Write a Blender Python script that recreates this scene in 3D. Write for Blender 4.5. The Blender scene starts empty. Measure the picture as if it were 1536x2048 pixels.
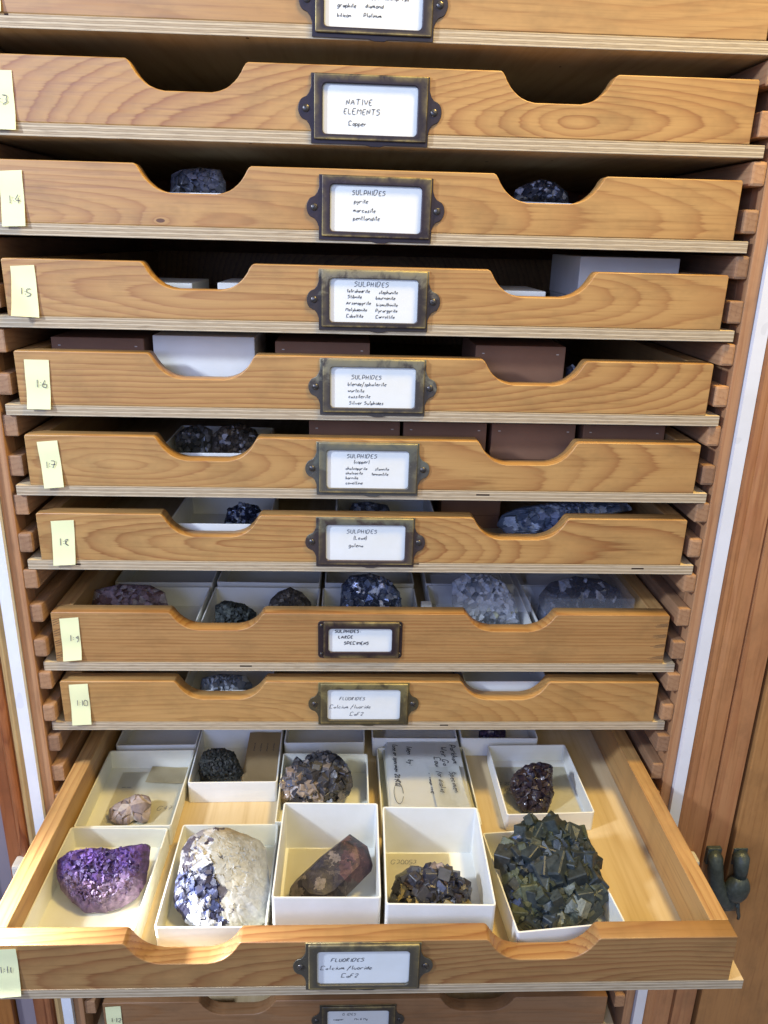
import bpy, bmesh, math, random
from mathutils import Matrix, Vector, noise as mnoise

S = bpy.context.scene
COL = S.collection
R = math.radians

# ---------------------------------------------------------------- camera
cam_d = bpy.data.cameras.new("camera")
cam = bpy.data.objects.new("camera", cam_d)
COL.objects.link(cam)
cam.location = (-0.01195, -0.58182, 0.01847)
cam.rotation_euler = (R(70.7068), R(-1.3846), R(-2.0311))
cam_d.sensor_fit = 'VERTICAL'
cam_d.sensor_height = 36
cam_d.lens = 1560.9 * 36 / 2048
cam_d.clip_start = 0.01
cam_d.clip_end = 20
S.camera = cam

# ---------------------------------------------------------------- light
S.view_settings.view_transform = 'Standard'
S.view_settings.look = 'None'
S.view_settings.gamma = 1
S.view_settings.use_curve_mapping = False
S.view_settings.exposure = -0.33
w = bpy.data.worlds.new("World")
S.world = w
w.use_nodes = True
w.node_tree.nodes["Background"].inputs[0].default_value = (0.55, 0.68, 1.0, 1)
w.node_tree.nodes["Background"].inputs[1].default_value = 0.62


def lamp(name, kind, loc, target, energy, color, size=0.1, **kw):
    d = bpy.data.lights.new(name, kind)
    o = bpy.data.objects.new(name, d)
    COL.objects.link(o)
    o.location = loc
    o.rotation_euler = (Vector(target) - Vector(loc)).to_track_quat('-Z', 'Y').to_euler()
    d.energy = energy
    d.color = color
    if kind == 'AREA':
        d.size = size
    else:
        d.shadow_soft_size = size
    for k, v in kw.items():
        setattr(d, k, v)
    return o


lamp("window_light", 'AREA', (-1.05, -0.62, 0.44), (0, -0.1, -0.40), 25, (0.70, 0.80, 1.0), 0.11)
lamp("desk_lamp", 'SPOT', (-0.70, -0.165, -0.19), (-0.335, -0.205, -0.42), 300, (0.93, 0.92, 1.0), 0.025,
     spot_size=R(30), spot_blend=0.9)
lamp("ceiling_lamp", 'AREA', (0.40, -0.27, 0.76), (0, -0.1, -0.40), 17, (1.0, 0.72, 0.22), 0.18)
lamp("front_fill", 'AREA', (0.5, -1.7, 0.75), (0.1, 0, -0.1), 8, (1.0, 0.92, 0.62), 0.8)  # added soft fill from the front, brightens the drawer fronts
lamp("cool_fill", 'AREA', (-0.85, -1.75, 0.50), (-0.3, 0, 0.10), 25, (0.34, 0.46, 1.0), 0.9)  # added cool fill behind the camera, tints the upper gaps blue


# ---------------------------------------------------------------- node helpers
class NT:
    def __init__(s, name):
        s.m = bpy.data.materials.new(name)
        s.m.use_nodes = True
        s.t = s.m.node_tree
        s.b = s.t.nodes["Principled BSDF"]

    def n(s, kind, **props):
        nd = s.t.nodes.new(kind)
        for k, v in props.items():
            setattr(nd, k, v)
        return nd

    def set(s, sock, v):
        if hasattr(v, 'links') or isinstance(v, bpy.types.NodeSocket):
            s.t.links.new(v, sock)
        else:
            sock.default_value = v

    def math(s, op, a, b=0.0, c=0.0, clamp=False):
        nd = s.n("ShaderNodeMath", operation=op, use_clamp=clamp)
        s.set(nd.inputs[0], a)
        s.set(nd.inputs[1], b)
        if len(nd.inputs) > 2:
            s.set(nd.inputs[2], c)
        return nd.outputs[0]

    def noise(s, vec, scale, detail=2.0, rough=0.5, dist=0.0):
        nd = s.n("ShaderNodeTexNoise")
        s.set(nd.inputs["Vector"], vec)
        nd.inputs["Scale"].default_value = scale
        nd.inputs["Detail"].default_value = detail
        nd.inputs["Roughness"].default_value = rough
        nd.inputs["Distortion"].default_value = dist
        return nd.outputs["Fac"]

    def comb(s, x, y, z):
        nd = s.n("ShaderNodeCombineXYZ")
        for i, v in enumerate((x, y, z)):
            s.set(nd.inputs[i], v)
        return nd.outputs[0]

    def coords(s):
        tc = s.n("ShaderNodeTexCoord")
        sp = s.n("ShaderNodeSeparateXYZ")
        s.t.links.new(tc.outputs["Object"], sp.inputs[0])
        return tc.outputs["Object"], sp.outputs[0], sp.outputs[1], sp.outputs[2]

    def ramp(s, fac, stops, interp='LINEAR'):
        nd = s.n("ShaderNodeValToRGB")
        nd.color_ramp.interpolation = interp
        el = nd.color_ramp.elements
        while len(el) < len(stops):
            el.new(0.5)
        for e, (p, c) in zip(el, stops):
            e.position = p
            e.color = (*c, 1) if len(c) == 3 else c
        s.set(nd.inputs[0], fac)
        return nd.outputs["Color"]

    def mix(s, fac, a, b, mode='MIX'):
        nd = s.n("ShaderNodeMix", data_type='RGBA', blend_type=mode)
        s.set(nd.inputs["Factor"], fac)
        for sock, v in ((nd.inputs[6], a), (nd.inputs[7], b)):
            if isinstance(v, bpy.types.NodeSocket):
                s.t.links.new(v, sock)
            else:
                sock.default_value = (*v, 1)
        return nd.outputs[2]

    def bump(s, h, strength=0.3, dist=0.001):
        nd = s.n("ShaderNodeBump")
        nd.inputs["Strength"].default_value = strength
        nd.inputs["Distance"].default_value = dist
        s.t.links.new(h, nd.inputs["Height"])
        s.t.links.new(nd.outputs[0], s.b.inputs["Normal"])

    def out(s, color=None, rough=0.5, metal=0.0, spec=0.5, coat=0.0):
        if color is not None:
            if isinstance(color, bpy.types.NodeSocket):
                s.t.links.new(color, s.b.inputs["Base Color"])
            else:
                s.b.inputs["Base Color"].default_value = (*color, 1)
        s.set(s.b.inputs["Roughness"], rough)
        s.set(s.b.inputs["Metallic"], metal)
        s.b.inputs["Specular IOR Level"].default_value = spec
        s.b.inputs["Coat Weight"].default_value = coat
        return s.m


def wood(name, grain='x', light=(0.455, 0.262, 0.088), dark=(0.265, 0.108, 0.030), a0=0.0, d0=0.02, slope=0.12,
         g0=0.0, sp=0.0040, amp=0.010, seed=0.0, contrast=1.0, rough=0.42, bend=0.0, knot=None, vary=False):
    """Flat-sawn pine: growth rings are cylinders round a slightly tilted pith, cut by the board's face."""
    k = NT(name)
    _, x, y, z = k.coords()
    g, a, b = {'x': (x, z, y), 'y': (y, x, z), 'z': (z, x, y)}[grain]
    v1 = k.comb(k.math('MULTIPLY', g, 5.5), k.math('MULTIPLY', a, 20.0), k.math('MULTIPLY_ADD', b, 20.0, seed * 3.7))
    n1 = k.math('SUBTRACT', k.noise(v1, 1.0, 2.0), 0.5)
    v2 = k.comb(k.math('MULTIPLY_ADD', g, 4.5, seed * 5.1), k.math('MULTIPLY', a, 8.0), seed * 1.3)
    n2 = k.math('SUBTRACT', k.noise(v2, 1.0, 1.0), 0.5)
    gg = k.math('SUBTRACT', g, g0)
    A = k.math('ADD', k.math('MULTIPLY_ADD', gg, bend, k.math('SUBTRACT', a, a0)), k.math('MULTIPLY', n1, amp))
    B = k.math('ADD', k.math('ADD', k.math('MULTIPLY_ADD', gg, slope, d0), k.math('MULTIPLY', b, 1.0)),
               k.math('MULTIPLY', n2, amp * 4.0))
    if knot:
        kg, ka, kr = knot
        dg = k.math('MULTIPLY', k.math('SUBTRACT', g, kg), 0.45)
        da = k.math('SUBTRACT', a, ka)
        dist = k.math('SQRT', k.math('ADD', k.math('MULTIPLY', dg, dg), k.math('MULTIPLY', da, da)))
        push = k.math('MULTIPLY', k.math('EXPONENT', k.math('MULTIPLY', dist, -1.0 / kr)), kr * 1.6)
        B = k.math('ADD', B, push)
    r = k.math('SQRT', k.math('ADD', k.math('MULTIPLY', A, A), k.math('MULTIPLY', B, B)))
    vf = k.comb(k.math('MULTIPLY', g, 14.0), k.math('MULTIPLY', a, 420.0), k.math('MULTIPLY_ADD', b, 420.0, seed))
    fib = k.noise(vf, 1.0, 3.0, 0.6)
    r2 = k.math('ADD', k.math('DIVIDE', r, sp), k.math('ADD', k.math('MULTIPLY', k.math('SUBTRACT', fib, 0.5), 0.45), k.math('MULTIPLY', k.math('SUBTRACT', k.noise(k.comb(k.math('MULTIPLY', g, 14.0), k.math('MULTIPLY', a, 130.0), seed), 1.0, 2.0), 0.5), 0.42)))
    ring = k.math('FRACT', r2)
    # each ring has its own strength
    rn = k.noise(k.comb(k.math('FLOOR', r2), seed, 0.0), 1.7, 0.0)
    late = k.ramp(ring, [(0.0, (0.2,) * 3), (0.10, (0.0,) * 3), (0.40, (0.05,) * 3), (0.76, (0.50,) * 3), (0.92, (0.95,) * 3),
                         (1.0, (0.25,) * 3)])
    vb = k.comb(k.math('MULTIPLY', g, 7.0), k.math('MULTIPLY', a, 45.0), k.math('MULTIPLY_ADD', b, 45.0, seed * 2.0))
    blot = k.noise(vb, 1.0, 3.0)
    st = k.math('MULTIPLY', late, k.math('MULTIPLY', k.math('MULTIPLY_ADD', rn, 2.2, -0.15, True), contrast * 0.9), 0, True)
    st = k.math('MULTIPLY', st, k.math('MULTIPLY_ADD', blot, 2.6, -0.15, True), 0, True)
    base = k.mix(k.math('MULTIPLY_ADD', blot, 1.6, -0.45, True), light, tuple(c * f for c, f in zip(light, (0.87, 0.80, 0.72))))
    c = k.mix(st, base, dark)
    pores = k.ramp(fib, [(0.30, (0.62, 0.52, 0.42)), (0.46, (0.98,) * 3), (0.72, (1.10,) * 3)])
    c = k.mix(0.55, c, pores, 'MULTIPLY')
    grime = k.noise(k.comb(k.math('MULTIPLY', g, 18.0), k.math('MULTIPLY', a, 30.0), seed), 1.0, 4.0, 0.7)
    c = k.mix(k.math('MULTIPLY_ADD', grime, 2.0, -0.95, True), c, tuple(q * 0.45 for q in light))
    if knot:
        kk = k.math('LESS_THAN', dist, kr * 0.22)
        c = k.mix(k.math('MULTIPLY', kk, 0.85), c, (0.07, 0.025, 0.01))
    if vary:
        oi = k.n('ShaderNodeObjectInfo')
        c = k.mix(1.0, c, k.ramp(oi.outputs['Random'], [(0.0, (0.72, 0.70, 0.72)), (0.5, (1.0, 0.96, 0.9)), (1.0, (1.3, 1.22, 1.1))]), 'MULTIPLY')
    k.bump(k.math('MULTIPLY_ADD', st, -0.4, fib), 0.25, 0.0004)
    return k.out(c, k.math('MULTIPLY_ADD', fib, 0.25, rough - 0.1), spec=0.45)


def ply_mat(name, seed=0.0, t=0.008):
    k = NT(name)
    _, x, y, z = k.coords()
    wob = k.math('MULTIPLY', k.math('SUBTRACT', k.noise(k.comb(k.math('MULTIPLY', x, 30.0), k.math('MULTIPLY', y, 30.0), seed), 1.0, 3.0), 0.5), 0.0010)
    lay = k.math('DIVIDE', k.math('ADD', z, k.math('ADD', wob, t)), t / 3.0)
    fr = k.math('FRACT', lay)
    c = k.ramp(fr, [(0.0, (0.24, 0.165, 0.09)), (0.07, (0.50, 0.41, 0.27)), (0.42, (0.56, 0.47, 0.32)), (0.50, (0.25, 0.18, 0.105)),
                    (0.58, (0.36, 0.28, 0.18)), (0.9, (0.42, 0.33, 0.21)), (1.0, (0.24, 0.165, 0.09))])
    n = k.noise(k.comb(k.math('MULTIPLY', x, 60.0), k.math('MULTIPLY', y, 60.0), k.math('MULTIPLY_ADD', z, 1500.0, seed * 9)), 1.0, 3.0, 0.65)
    c = k.mix(0.8, c, k.ramp(n, [(0.3, (0.55, 0.5, 0.45)), (0.5, (1, 1, 1)), (0.7, (1.15, 1.12, 1.05))]), 'MULTIPLY')
    vd = k.noise(k.comb(k.math('MULTIPLY_ADD', x, 38.0, seed * 7), k.math('MULTIPLY', y, 38.0), k.math('MULTIPLY', k.math('FLOOR', lay), 3.3)), 1.0, 0.0)
    inner = k.math('MULTIPLY', k.math('GREATER_THAN', fr, 0.5), k.math('GREATER_THAN', vd, 0.77))
    c = k.mix(inner, c, (0.035, 0.02, 0.012))
    # top face: birch veneer with fine grain running front to back
    geo = k.n("ShaderNodeNewGeometry")
    spn = k.n("ShaderNodeSeparateXYZ")
    k.t.links.new(geo.outputs["Normal"], spn.inputs[0])
    up = k.math('GREATER_THAN', k.math('ABSOLUTE', spn.outputs[2]), 0.5)
    gr = k.noise(k.comb(k.math('MULTIPLY_ADD', x, 110.0, seed), k.math('MULTIPLY', y, 6.0), 0.0), 1.0, 4.0, 0.6)
    big = k.noise(k.comb(k.math('MULTIPLY', x, 9.0), k.math('MULTIPLY', y, 3.0), seed), 1.0, 2.0)
    top = k.ramp(gr, [(0.25, (0.46, 0.33, 0.16)), (0.5, (0.60, 0.47, 0.27)), (0.75, (0.66, 0.54, 0.34))])
    top = k.mix(k.math('MULTIPLY', big, 0.35), top, (0.45, 0.30, 0.15))
    pin = k.n("ShaderNodeTexVoronoi")
    k.t.links.new(k.comb(k.math('MULTIPLY', x, 22.0), k.math('MULTIPLY', y, 14.0), 0.0), pin.inputs["Vector"])
    pin.inputs["Scale"].default_value = 1.0
    top = k.mix(k.math('LESS_THAN', pin.outputs["Distance"], 0.035), top, (0.10, 0.05, 0.02))
    c = k.mix(up, c, top)
    k.bump(n, 0.35, 0.0004)
    return k.out(c, 0.62, spec=0.3)


def card_mat(name, c1, c2=None, rough=0.7, seed=0.0, mottle=0.25):
    k = NT(name)
    v, x, y, z = k.coords()
    n = k.noise(v, 28.0, 4.0, 0.6)
    f = k.noise(v, 900.0, 2.0, 0.6)
    c2 = c2 or tuple(a * b for a, b in zip(c1, (0.90, 0.87, 0.78)))
    c = k.mix(k.math('MULTIPLY_ADD', n, 1.8, -0.4, True), c1, c2)
    st = k.noise(v, 55.0, 1.0)
    c = k.mix(k.math('MULTIPLY', k.math('GREATER_THAN', st, 0.72), mottle), c, tuple(a * 0.72 for a in c1))
    k.bump(k.math('ADD', f, k.math('MULTIPLY', n, 2.0)), 0.12, 0.0003)
    return k.out(c, rough, spec=0.3)


def plain(name, c, rough=0.5, metal=0.0, var=0.15, scale=60.0, spec=0.5, bump=0.0):
    k = NT(name)
    v, x, y, z = k.coords()
    n = k.noise(v, scale, 4.0, 0.6)
    cc = k.mix(n, tuple(q * (1 - var) for q in c), tuple(min(1, q * (1 + var)) for q in c))
    if bump:
        k.bump(n, bump, 0.001)
    return k.out(cc, rough, metal, spec)


def brass_mat(name, base=(0.075, 0.055, 0.045), patch=(0.20, 0.19, 0.13), amount=0.55, seed=0.0):
    k = NT(name)
    v, x, y, z = k.coords()
    n = k.noise(k.comb(x, k.math('ADD', y, seed), z), 75.0, 4.0, 0.62, 0.4)
    m = k.noise(k.comb(k.math('ADD', x, seed), y, z), 420.0, 3.0, 0.6)
    # worn patches gather on the upper edge of the frame
    hi = k.math('MULTIPLY_ADD', k.math('SUBTRACT', z, 0.026), 14.0, 0.0)
    f = k.math('ADD', n, k.math('MULTIPLY', hi, 0.9))
    f = k.math('MULTIPLY_ADD', k.math('SUBTRACT', f, 1.0 - amount), 7.0, 0.0, True)
    c = k.mix(f, base, patch)
    c = k.mix(k.math('MULTIPLY', k.math('GREATER_THAN', m, 0.66), 0.5), c, tuple(q * 1.8 for q in base))
    geo = k.n("ShaderNodeNewGeometry")
    edge = k.math('MULTIPLY_ADD', k.math('SUBTRACT', geo.outputs["Pointiness"], 0.53), 12.0, 0.0, True)
    edge = k.math('MULTIPLY', edge, k.math('MULTIPLY_ADD', n, 2.4, -0.8, True), 0, True)
    c = k.mix(edge, c, (0.55, 0.42, 0.14))
    k.bump(k.math('ADD', n, k.math('MULTIPLY', m, 0.3)), 0.35, 0.0006)
    return k.out(c, k.math('MULTIPLY_ADD', n, 0.4, 0.22), 0.55, 0.5)


def rock_mat(name, rough=0.35, spec=0.5, coat=0.0, grit=0.35, trans=0.0, sheen_c=None, metal=0.0):
    k = NT(name)
    v, x, y, z = k.coords()
    at = k.n("ShaderNodeAttribute", attribute_name="Col")
    n = k.noise(v, 260.0, 5.0, 0.65)
    n2 = k.noise(v, 70.0, 3.0, 0.6)
    c = k.mix(1.0, at.outputs["Color"], k.ramp(n, [(0.3, (1 - grit,) * 3), (0.5, (1.0,) * 3), (0.72, (1 + grit,) * 3)]), 'MULTIPLY')
    c = k.mix(0.6, c, k.ramp(n2, [(0.3, (0.75,) * 3), (0.7, (1.25,) * 3)]), 'MULTIPLY')
    k.bump(k.math('ADD', n, n2), 0.45, 0.0009)
    m = k.out(c, k.math('MULTIPLY_ADD', n, 0.3, rough - 0.12), metal, spec, coat)
    if trans:
        k.b.inputs["Subsurface Weight"].default_value = trans
        k.b.inputs["Subsurface Radius"].default_value = (0.004, 0.004, 0.004)
    return m


# ---------------------------------------------------------------- mesh helpers
def link(o, parent=None):
    COL.objects.link(o)
    if parent:
        o.parent = parent
    return o


def mesh_obj(name, me, mat, parent=None, label=None, cat=None, group=None, kind=None):
    o = bpy.data.objects.new(name, me)
    me.name = name
    me.materials.clear()
    for m in (mat if isinstance(mat, (list, tuple)) else [mat]):
        me.materials.append(m)
    link(o, parent)
    tag(o, label, cat, group, kind)
    return o


def tag(o, label=None, cat=None, group=None, kind=None):
    if label: o["label"] = label
    if cat: o["category"] = cat
    if group: o["group"] = group
    if kind: o["kind"] = kind
    return o


def empty(name, loc, label, cat, group=None, rz=0.0):
    o = bpy.data.objects.new(name, None)
    o.empty_display_size = 0.02
    link(o)
    o.location = loc
    o.rotation_euler = (0, 0, rz)
    return tag(o, label, cat, group)


def finish(bm, smooth=False):
    me = bpy.data.meshes.new("m")
    bmesh.ops.recalc_face_normals(bm, faces=bm.faces)
    bm.to_mesh(me)
    bm.free()
    if smooth:
        for p in me.polygons:
            p.use_smooth = True
    return me


def add_box(bm, x0, x1, y0, y1, z0, z1, bev=0.0):
    vs = [bm.verts.new(p) for p in ((x0, y0, z0), (x1, y0, z0), (x1, y1, z0), (x0, y1, z0), (x0, y0, z1), (x1, y0, z1), (x1, y1, z1), (x0, y1, z1))]
    fs = [bm.faces.new([vs[i] for i in f]) for f in ((0, 3, 2, 1), (4, 5, 6, 7), (0, 1, 5, 4), (1, 2, 6, 5), (2, 3, 7, 6), (3, 0, 4, 7))]
    if bev:
        es = {e for f in fs for e in f.edges}
        bmesh.ops.bevel(bm, geom=list(es), offset=bev, segments=2, profile=0.6, affect='EDGES')


def box(x0, x1, y0, y1, z0, z1, bev=0.0):
    bm = bmesh.new()
    add_box(bm, x0, x1, y0, y1, z0, z1, bev)
    return finish(bm)


def shape2d(loops, depth, bev=0.0, segs=2):
    """Filled 2D outline (with holes), extruded by depth, edge rounded by bev. Returned in the XZ plane, front face at y=0."""
    cu = bpy.data.curves.new("c", 'CURVE')
    cu.dimensions = '2D'
    cu.fill_mode = 'BOTH'
    cu.extrude = max(1e-5, depth / 2 - bev)
    cu.bevel_depth = bev
    cu.bevel_resolution = segs
    cu.offset = -bev
    for lp in loops:
        sp = cu.splines.new('POLY')
        sp.points.add(len(lp) - 1)
        for p, q in zip(sp.points, lp):
            p.co = (q[0], q[1], 0, 1)
        sp.use_cyclic_u = True
    o = bpy.data.objects.new("t", cu)
    COL.objects.link(o)
    dg = bpy.context.evaluated_depsgraph_get()
    me = bpy.data.meshes.new_from_object(o.evaluated_get(dg))
    bpy.data.objects.remove(o)
    bpy.data.curves.remove(cu)
    me.transform(Matrix(((1, 0, 0, 0), (0, 0, 1, depth / 2), (0, 1, 0, 0), (0, 0, 0, 1))))
    me.flip_normals()
    bm = bmesh.new()
    bm.from_mesh(me)
    bmesh.ops.remove_doubles(bm, verts=bm.verts, dist=1e-6)
    bmesh.ops.recalc_face_normals(bm, faces=bm.faces)
    bm.to_mesh(me)
    bm.free()
    return me


def rrect(x0, x1, z0, z1, r, n=5):
    pts = []
    for cx, cz, a0 in ((x1 - r, z1 - r, 0), (x0 + r, z1 - r, 90), (x0 + r, z0 + r, 180), (x1 - r, z0 + r, 270)):
        for i in range(n + 1):
            a = R(a0 + 90 * i / n)
            pts.append((cx + r * math.cos(a), cz + r * math.sin(a)))
    return pts


def tube_mesh(bm, pts, rad, n=10):
    """Tapered tube through pts with a radius at each point."""
    rings = []
    for i, p in enumerate(pts):
        p = Vector(p)
        d = (Vector(pts[min(i + 1, len(pts) - 1)]) - Vector(pts[max(i - 1, 0)])).normalized()
        q = d.to_track_quat('Z', 'Y')
        rings.append([bm.verts.new(p + q @ Vector((math.cos(2 * math.pi * j / n), math.sin(2 * math.pi * j / n), 0)) * rad[i]) for j in range(n)])
    for a, b in zip(rings, rings[1:]):
        for j in range(n):
            bm.faces.new((a[j], a[(j + 1) % n], b[(j + 1) % n], b[j]))
    bm.faces.new(rings[0][::-1])
    bm.faces.new(rings[-1])


# ---------------------------------------------------------------- handwriting: strokes on a 4 x 8 grid, baseline at 2
G = {
 'A': ["022842", "1434"], 'B': ["0208284735053544433202"], 'C': ["4738280713022242"], 'D': ["02082838473422 02".replace(' ', '')],
 'E': ["38080232", "0525"], 'F': ["380802", "0525"], 'G': ["4738180603122232344 4".replace(' ', '')], 'H': ["0802", "0535", "3832"], 'I': ["1812"],
 'K': ["0802", "380532"], 'L': ["080232"], 'M': ["0208254842"], 'N': ["02083238"], 'O': ["180603123235371 8".replace(' ', '')], 'P': ["02082837340404"],
 'R': ["020828370532"], 'S': ["37280706353312 02".replace(' ', '')], 'T': ["0848", "2822"], 'U': ["08031232 3438".replace(' ', '')], 'V': ["082248"], 'W': ["0812253248"],
 'a': ["34140312 3235 32".replace(' ', '')], 'b': ["0802223415"], 'c': ["3415031232"], 'd': ["341503123338 32".replace(' ', '')], 'e': ["04343515031232"],
 'f': ["382702 00".replace(' ', ''), "1535"], 'g': ["3515031232", "35312000"], 'h': ["0802", "03253432"], 'i': ["1512", "1717"], 'j': ["252010"],
 'k': ["0802", "350432"], 'l': ["181322"], 'm': ["0502041524 2225353442".replace(' ', '')], 'n': ["050204253432"], 'o': ["15031232 35 15".replace(' ', '')],
 'p': ["0500", "0415343212 03".replace(' ', '')], 'r': ["0502", "041535"], 's': ["3515243212 02".replace(' ', '')], 't': ["181322", "0626"], 'u': ["0503123235 32".replace(' ', '')],
 'v': ["052245"], 'w': ["0512243245"], 'x': ["0532", "3502"], 'y': ["0522", "351000"], 'z': ["05350232"],
 '0': ["180603123235371 8".replace(' ', '')], '1': ["1812"], '2': ["072838350232"], '3': ["0838253413 02".replace(' ', '')], '4': ["28043 4".replace(' ', ''), "2622"], '5': ["3808052534331202"],
 '6': ["28040312323515 04".replace(' ', '')], '7': ["083812", "0535"], '8': ["15072838043222 0415".replace(' ', '')], '9': ["3525163738 32 21".replace(' ', '')],
 ':': ["1414", "1616"], '/': ["3900"], '(': ["29171321"], ')': ["09171301"], '&': ["42171838 0312 34".replace(' ', '')], '.': ["0202"], ',': ["1201"],
}


def text_mesh(lines, pen=0.00028, lift=0.0, wob=0.35, seed=1, vert=False):
    """lines: (string, x, z, cap_height[, slant]). Flat pen ribbons in the XZ plane facing -Y."""
    rnd = random.Random(seed)
    bm = bmesh.new()
    for ln in lines:
        s, x, z, h = ln[:4]
        slant = ln[4] if len(ln) > 4 else 0.12
        u = h / 6.0
        cx = x
        for ch in s:
            if ch == ' ':
                cx += 3.0 * u
                continue
            gl = G.get(ch)
            if not gl:
                cx += 3 * u
                continue
            dz = rnd.uniform(-wob, wob) * u
            sc = rnd.uniform(0.92, 1.08)
            wmax = 1
            for st in gl:
                pts = [(int(st[i]), int(st[i + 1])) for i in range(0, len(st) - 1, 2)]
                wmax = max(wmax, max(p[0] for p in pts))
                if len(pts) > 1 and pts[0] == pts[1] and len(pts) == 2:
                    pts = [pts[0], (pts[0][0] + 0.4, pts[0][1] - 0.4)]
                fw = 1.12 if ch.isupper() or ch.isdigit() else 0.95
                W = [(cx + (px * fw + slant * (py - 2) + rnd.uniform(-.12, .12)) * u * sc, z + dz + ((py - 2) + rnd.uniform(-.12, .12)) * u * sc) for px, py in pts]
                # soften corners (one Chaikin pass keeps the ends)
                if len(W) > 2:
                    Q = [W[0]]
                    for a, b in zip(W, W[1:]):
                        Q += [(a[0] * .75 + b[0] * .25, a[1] * .75 + b[1] * .25), (a[0] * .25 + b[0] * .75, a[1] * .25 + b[1] * .75)]
                    W = Q + [W[-1]]
                prev = None
                for i, p in enumerate(W):
                    a = W[max(0, i - 1)]
                    b = W[min(len(W) - 1, i + 1)]
                    d = Vector((b[0] - a[0], b[1] - a[1]))
                    if d.length < 1e-9: d = Vector((1, 0))
                    d.normalize()
                    nx, nz = -d.y * pen / 2, d.x * pen / 2
                    cur = (bm.verts.new((p[0] + nx, -lift, p[1] + nz)), bm.verts.new((p[0] - nx, -lift, p[1] - nz)))
                    if prev:
                        try:
                            bm.faces.new((prev[0], prev[1], cur[1], cur[0]))
                        except ValueError:
                            pass
                    prev = cur
            cx += (wmax * fw + (1.9 if ch.isupper() else 1.35)) * u * sc
    me = bpy.data.meshes.new("m")
    bm.to_mesh(me)
    bm.free()
    return me


# ---------------------------------------------------------------- shared materials
M_ink = plain("ink", (0.05, 0.052, 0.06), 0.6)
M_pencil = plain("pencil", (0.12, 0.12, 0.13), 0.6)
M_card = card_mat("label_paper", (0.76, 0.78, 0.76), (0.68, 0.68, 0.60), mottle=0.12)
M_note = card_mat("note_paper", (0.80, 0.80, 0.44), (0.76, 0.76, 0.40), mottle=0.0)
M_tray = card_mat("tray_card", (0.76, 0.75, 0.64), (0.67, 0.65, 0.52), mottle=0.12)
M_tray2 = card_mat("tray_card_white", (0.80, 0.80, 0.75), (0.71, 0.70, 0.62), mottle=0.0)
M_brownbox = card_mat("brown_card", (0.255, 0.135, 0.075), (0.21, 0.105, 0.058), mottle=0.1)
M_paper = card_mat("old_paper", (0.80, 0.77, 0.62), (0.74, 0.69, 0.50), mottle=0.1)
M_screw = plain("screw_metal", (0.10, 0.09, 0.08), 0.35, 0.8, 0.3, 400)
M_white = card_mat("white_paint", (0.74, 0.75, 0.76), (0.66, 0.66, 0.65), mottle=0.35)
M_rail = wood("pine_rail", 'y', (0.48, 0.29, 0.11), (0.30, 0.14, 0.05), a0=0.01, d0=0.012, slope=0.05, sp=0.006, amp=0.012, seed=4.2)
M_runner = wood("runner_beech", 'y', (0.36, 0.215, 0.115), (0.24, 0.12, 0.06), d0=0.03, slope=0.05, sp=0.004, seed=8.8, contrast=0.6, rough=0.6, vary=True)
M_side = wood("side_panel_wood", 'y', (0.30, 0.165, 0.08), (0.20, 0.09, 0.04), d0=0.05, slope=0.1, sp=0.008, seed=2.8, contrast=0.6, rough=0.6)

M_slot = plain("slot_dark", (0.012, 0.010, 0.010), 0.8)

# ---------------------------------------------------------------- the setting: wall strips, frames, doors
YF = -0.0195            # front plane of the cabinet
Z0, Z1 = -1.05, 0.42
tag(mesh_obj("wall_left", box(-0.2835, -0.2745, YF - 0.004, 0.5, Z0, Z1), M_white), kind='structure')
tag(mesh_obj("wall_right", box(0.2745, 0.2840, YF - 0.004, 0.5, Z0, Z1), M_white), kind='structure')
M_room = plain("room_wall_paint", (0.16, 0.14, 0.12), 0.9, var=0.05, scale=3)
tag(mesh_obj("back_wall", box(-2.5, 2.5, 0.51, 0.55, -1.05, 1.9), M_room), kind='structure')
tag(mesh_obj("floor", box(-2.5, 2.5, -2.2, 0.505, -1.10, -1.052), M_room), kind='structure')

M_stile = wood("stile_wood", 'z', (0.44, 0.24, 0.115), (0.34, 0.15, 0.065), d0=0.02, slope=0.02, sp=0.006, amp=0.01, seed=1.4, contrast=0.7)
M_arch = wood("architrave_wood", 'z', (0.43, 0.205, 0.082), (0.31, 0.115, 0.042), d0=0.012, slope=0.03, sp=0.014, amp=0.02, seed=6.1, contrast=0.6, rough=0.35)
M_archl = wood("architrave_wood_left", 'z', (0.34, 0.125, 0.045), (0.18, 0.05, 0.018), d0=0.008, slope=0.03, sp=0.009, amp=0.02, seed=3.3, contrast=1.1, rough=0.3)
M_tan = wood("bead_wood", 'z', (0.50, 0.34, 0.14), (0.36, 0.2, 0.07), d0=0.05, slope=0.01, sp=0.008, seed=2.2, contrast=0.5)
M_door = wood("door_wood", 'z', (0.40, 0.20, 0.065), (0.35, 0.16, 0.046), d0=0.2, slope=0.02, sp=0.012, amp=0.02, seed=5.5, contrast=0.5, rough=0.45)
M_doorl = wood("door_wood_left", 'z', (0.36, 0.14, 0.03), (0.27, 0.09, 0.02), d0=0.2, slope=0.02, sp=0.012, amp=0.02, seed=7.5, contrast=0.6, rough=0.4)
M_grey = plain("grey_paint", (0.24, 0.20, 0.21), 0.6, var=0.1, scale=30)


def moulding(prof, z0, z1, segs=1):
    """Vertical moulding: profile points (x, y) swept along z."""
    bm = bmesh.new()
    a = [bm.verts.new((x, y, z0)) for x, y in prof]
    b = [bm.verts.new((x, y, z1)) for x, y in prof]
    n = len(prof)
    for i in range(n):
        bm.faces.new((a[i], a[(i + 1) % n], b[(i + 1) % n], b[i]))
    bm.faces.new(a[::-1])
    bm.faces.new(b)
    return finish(bm)


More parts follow.
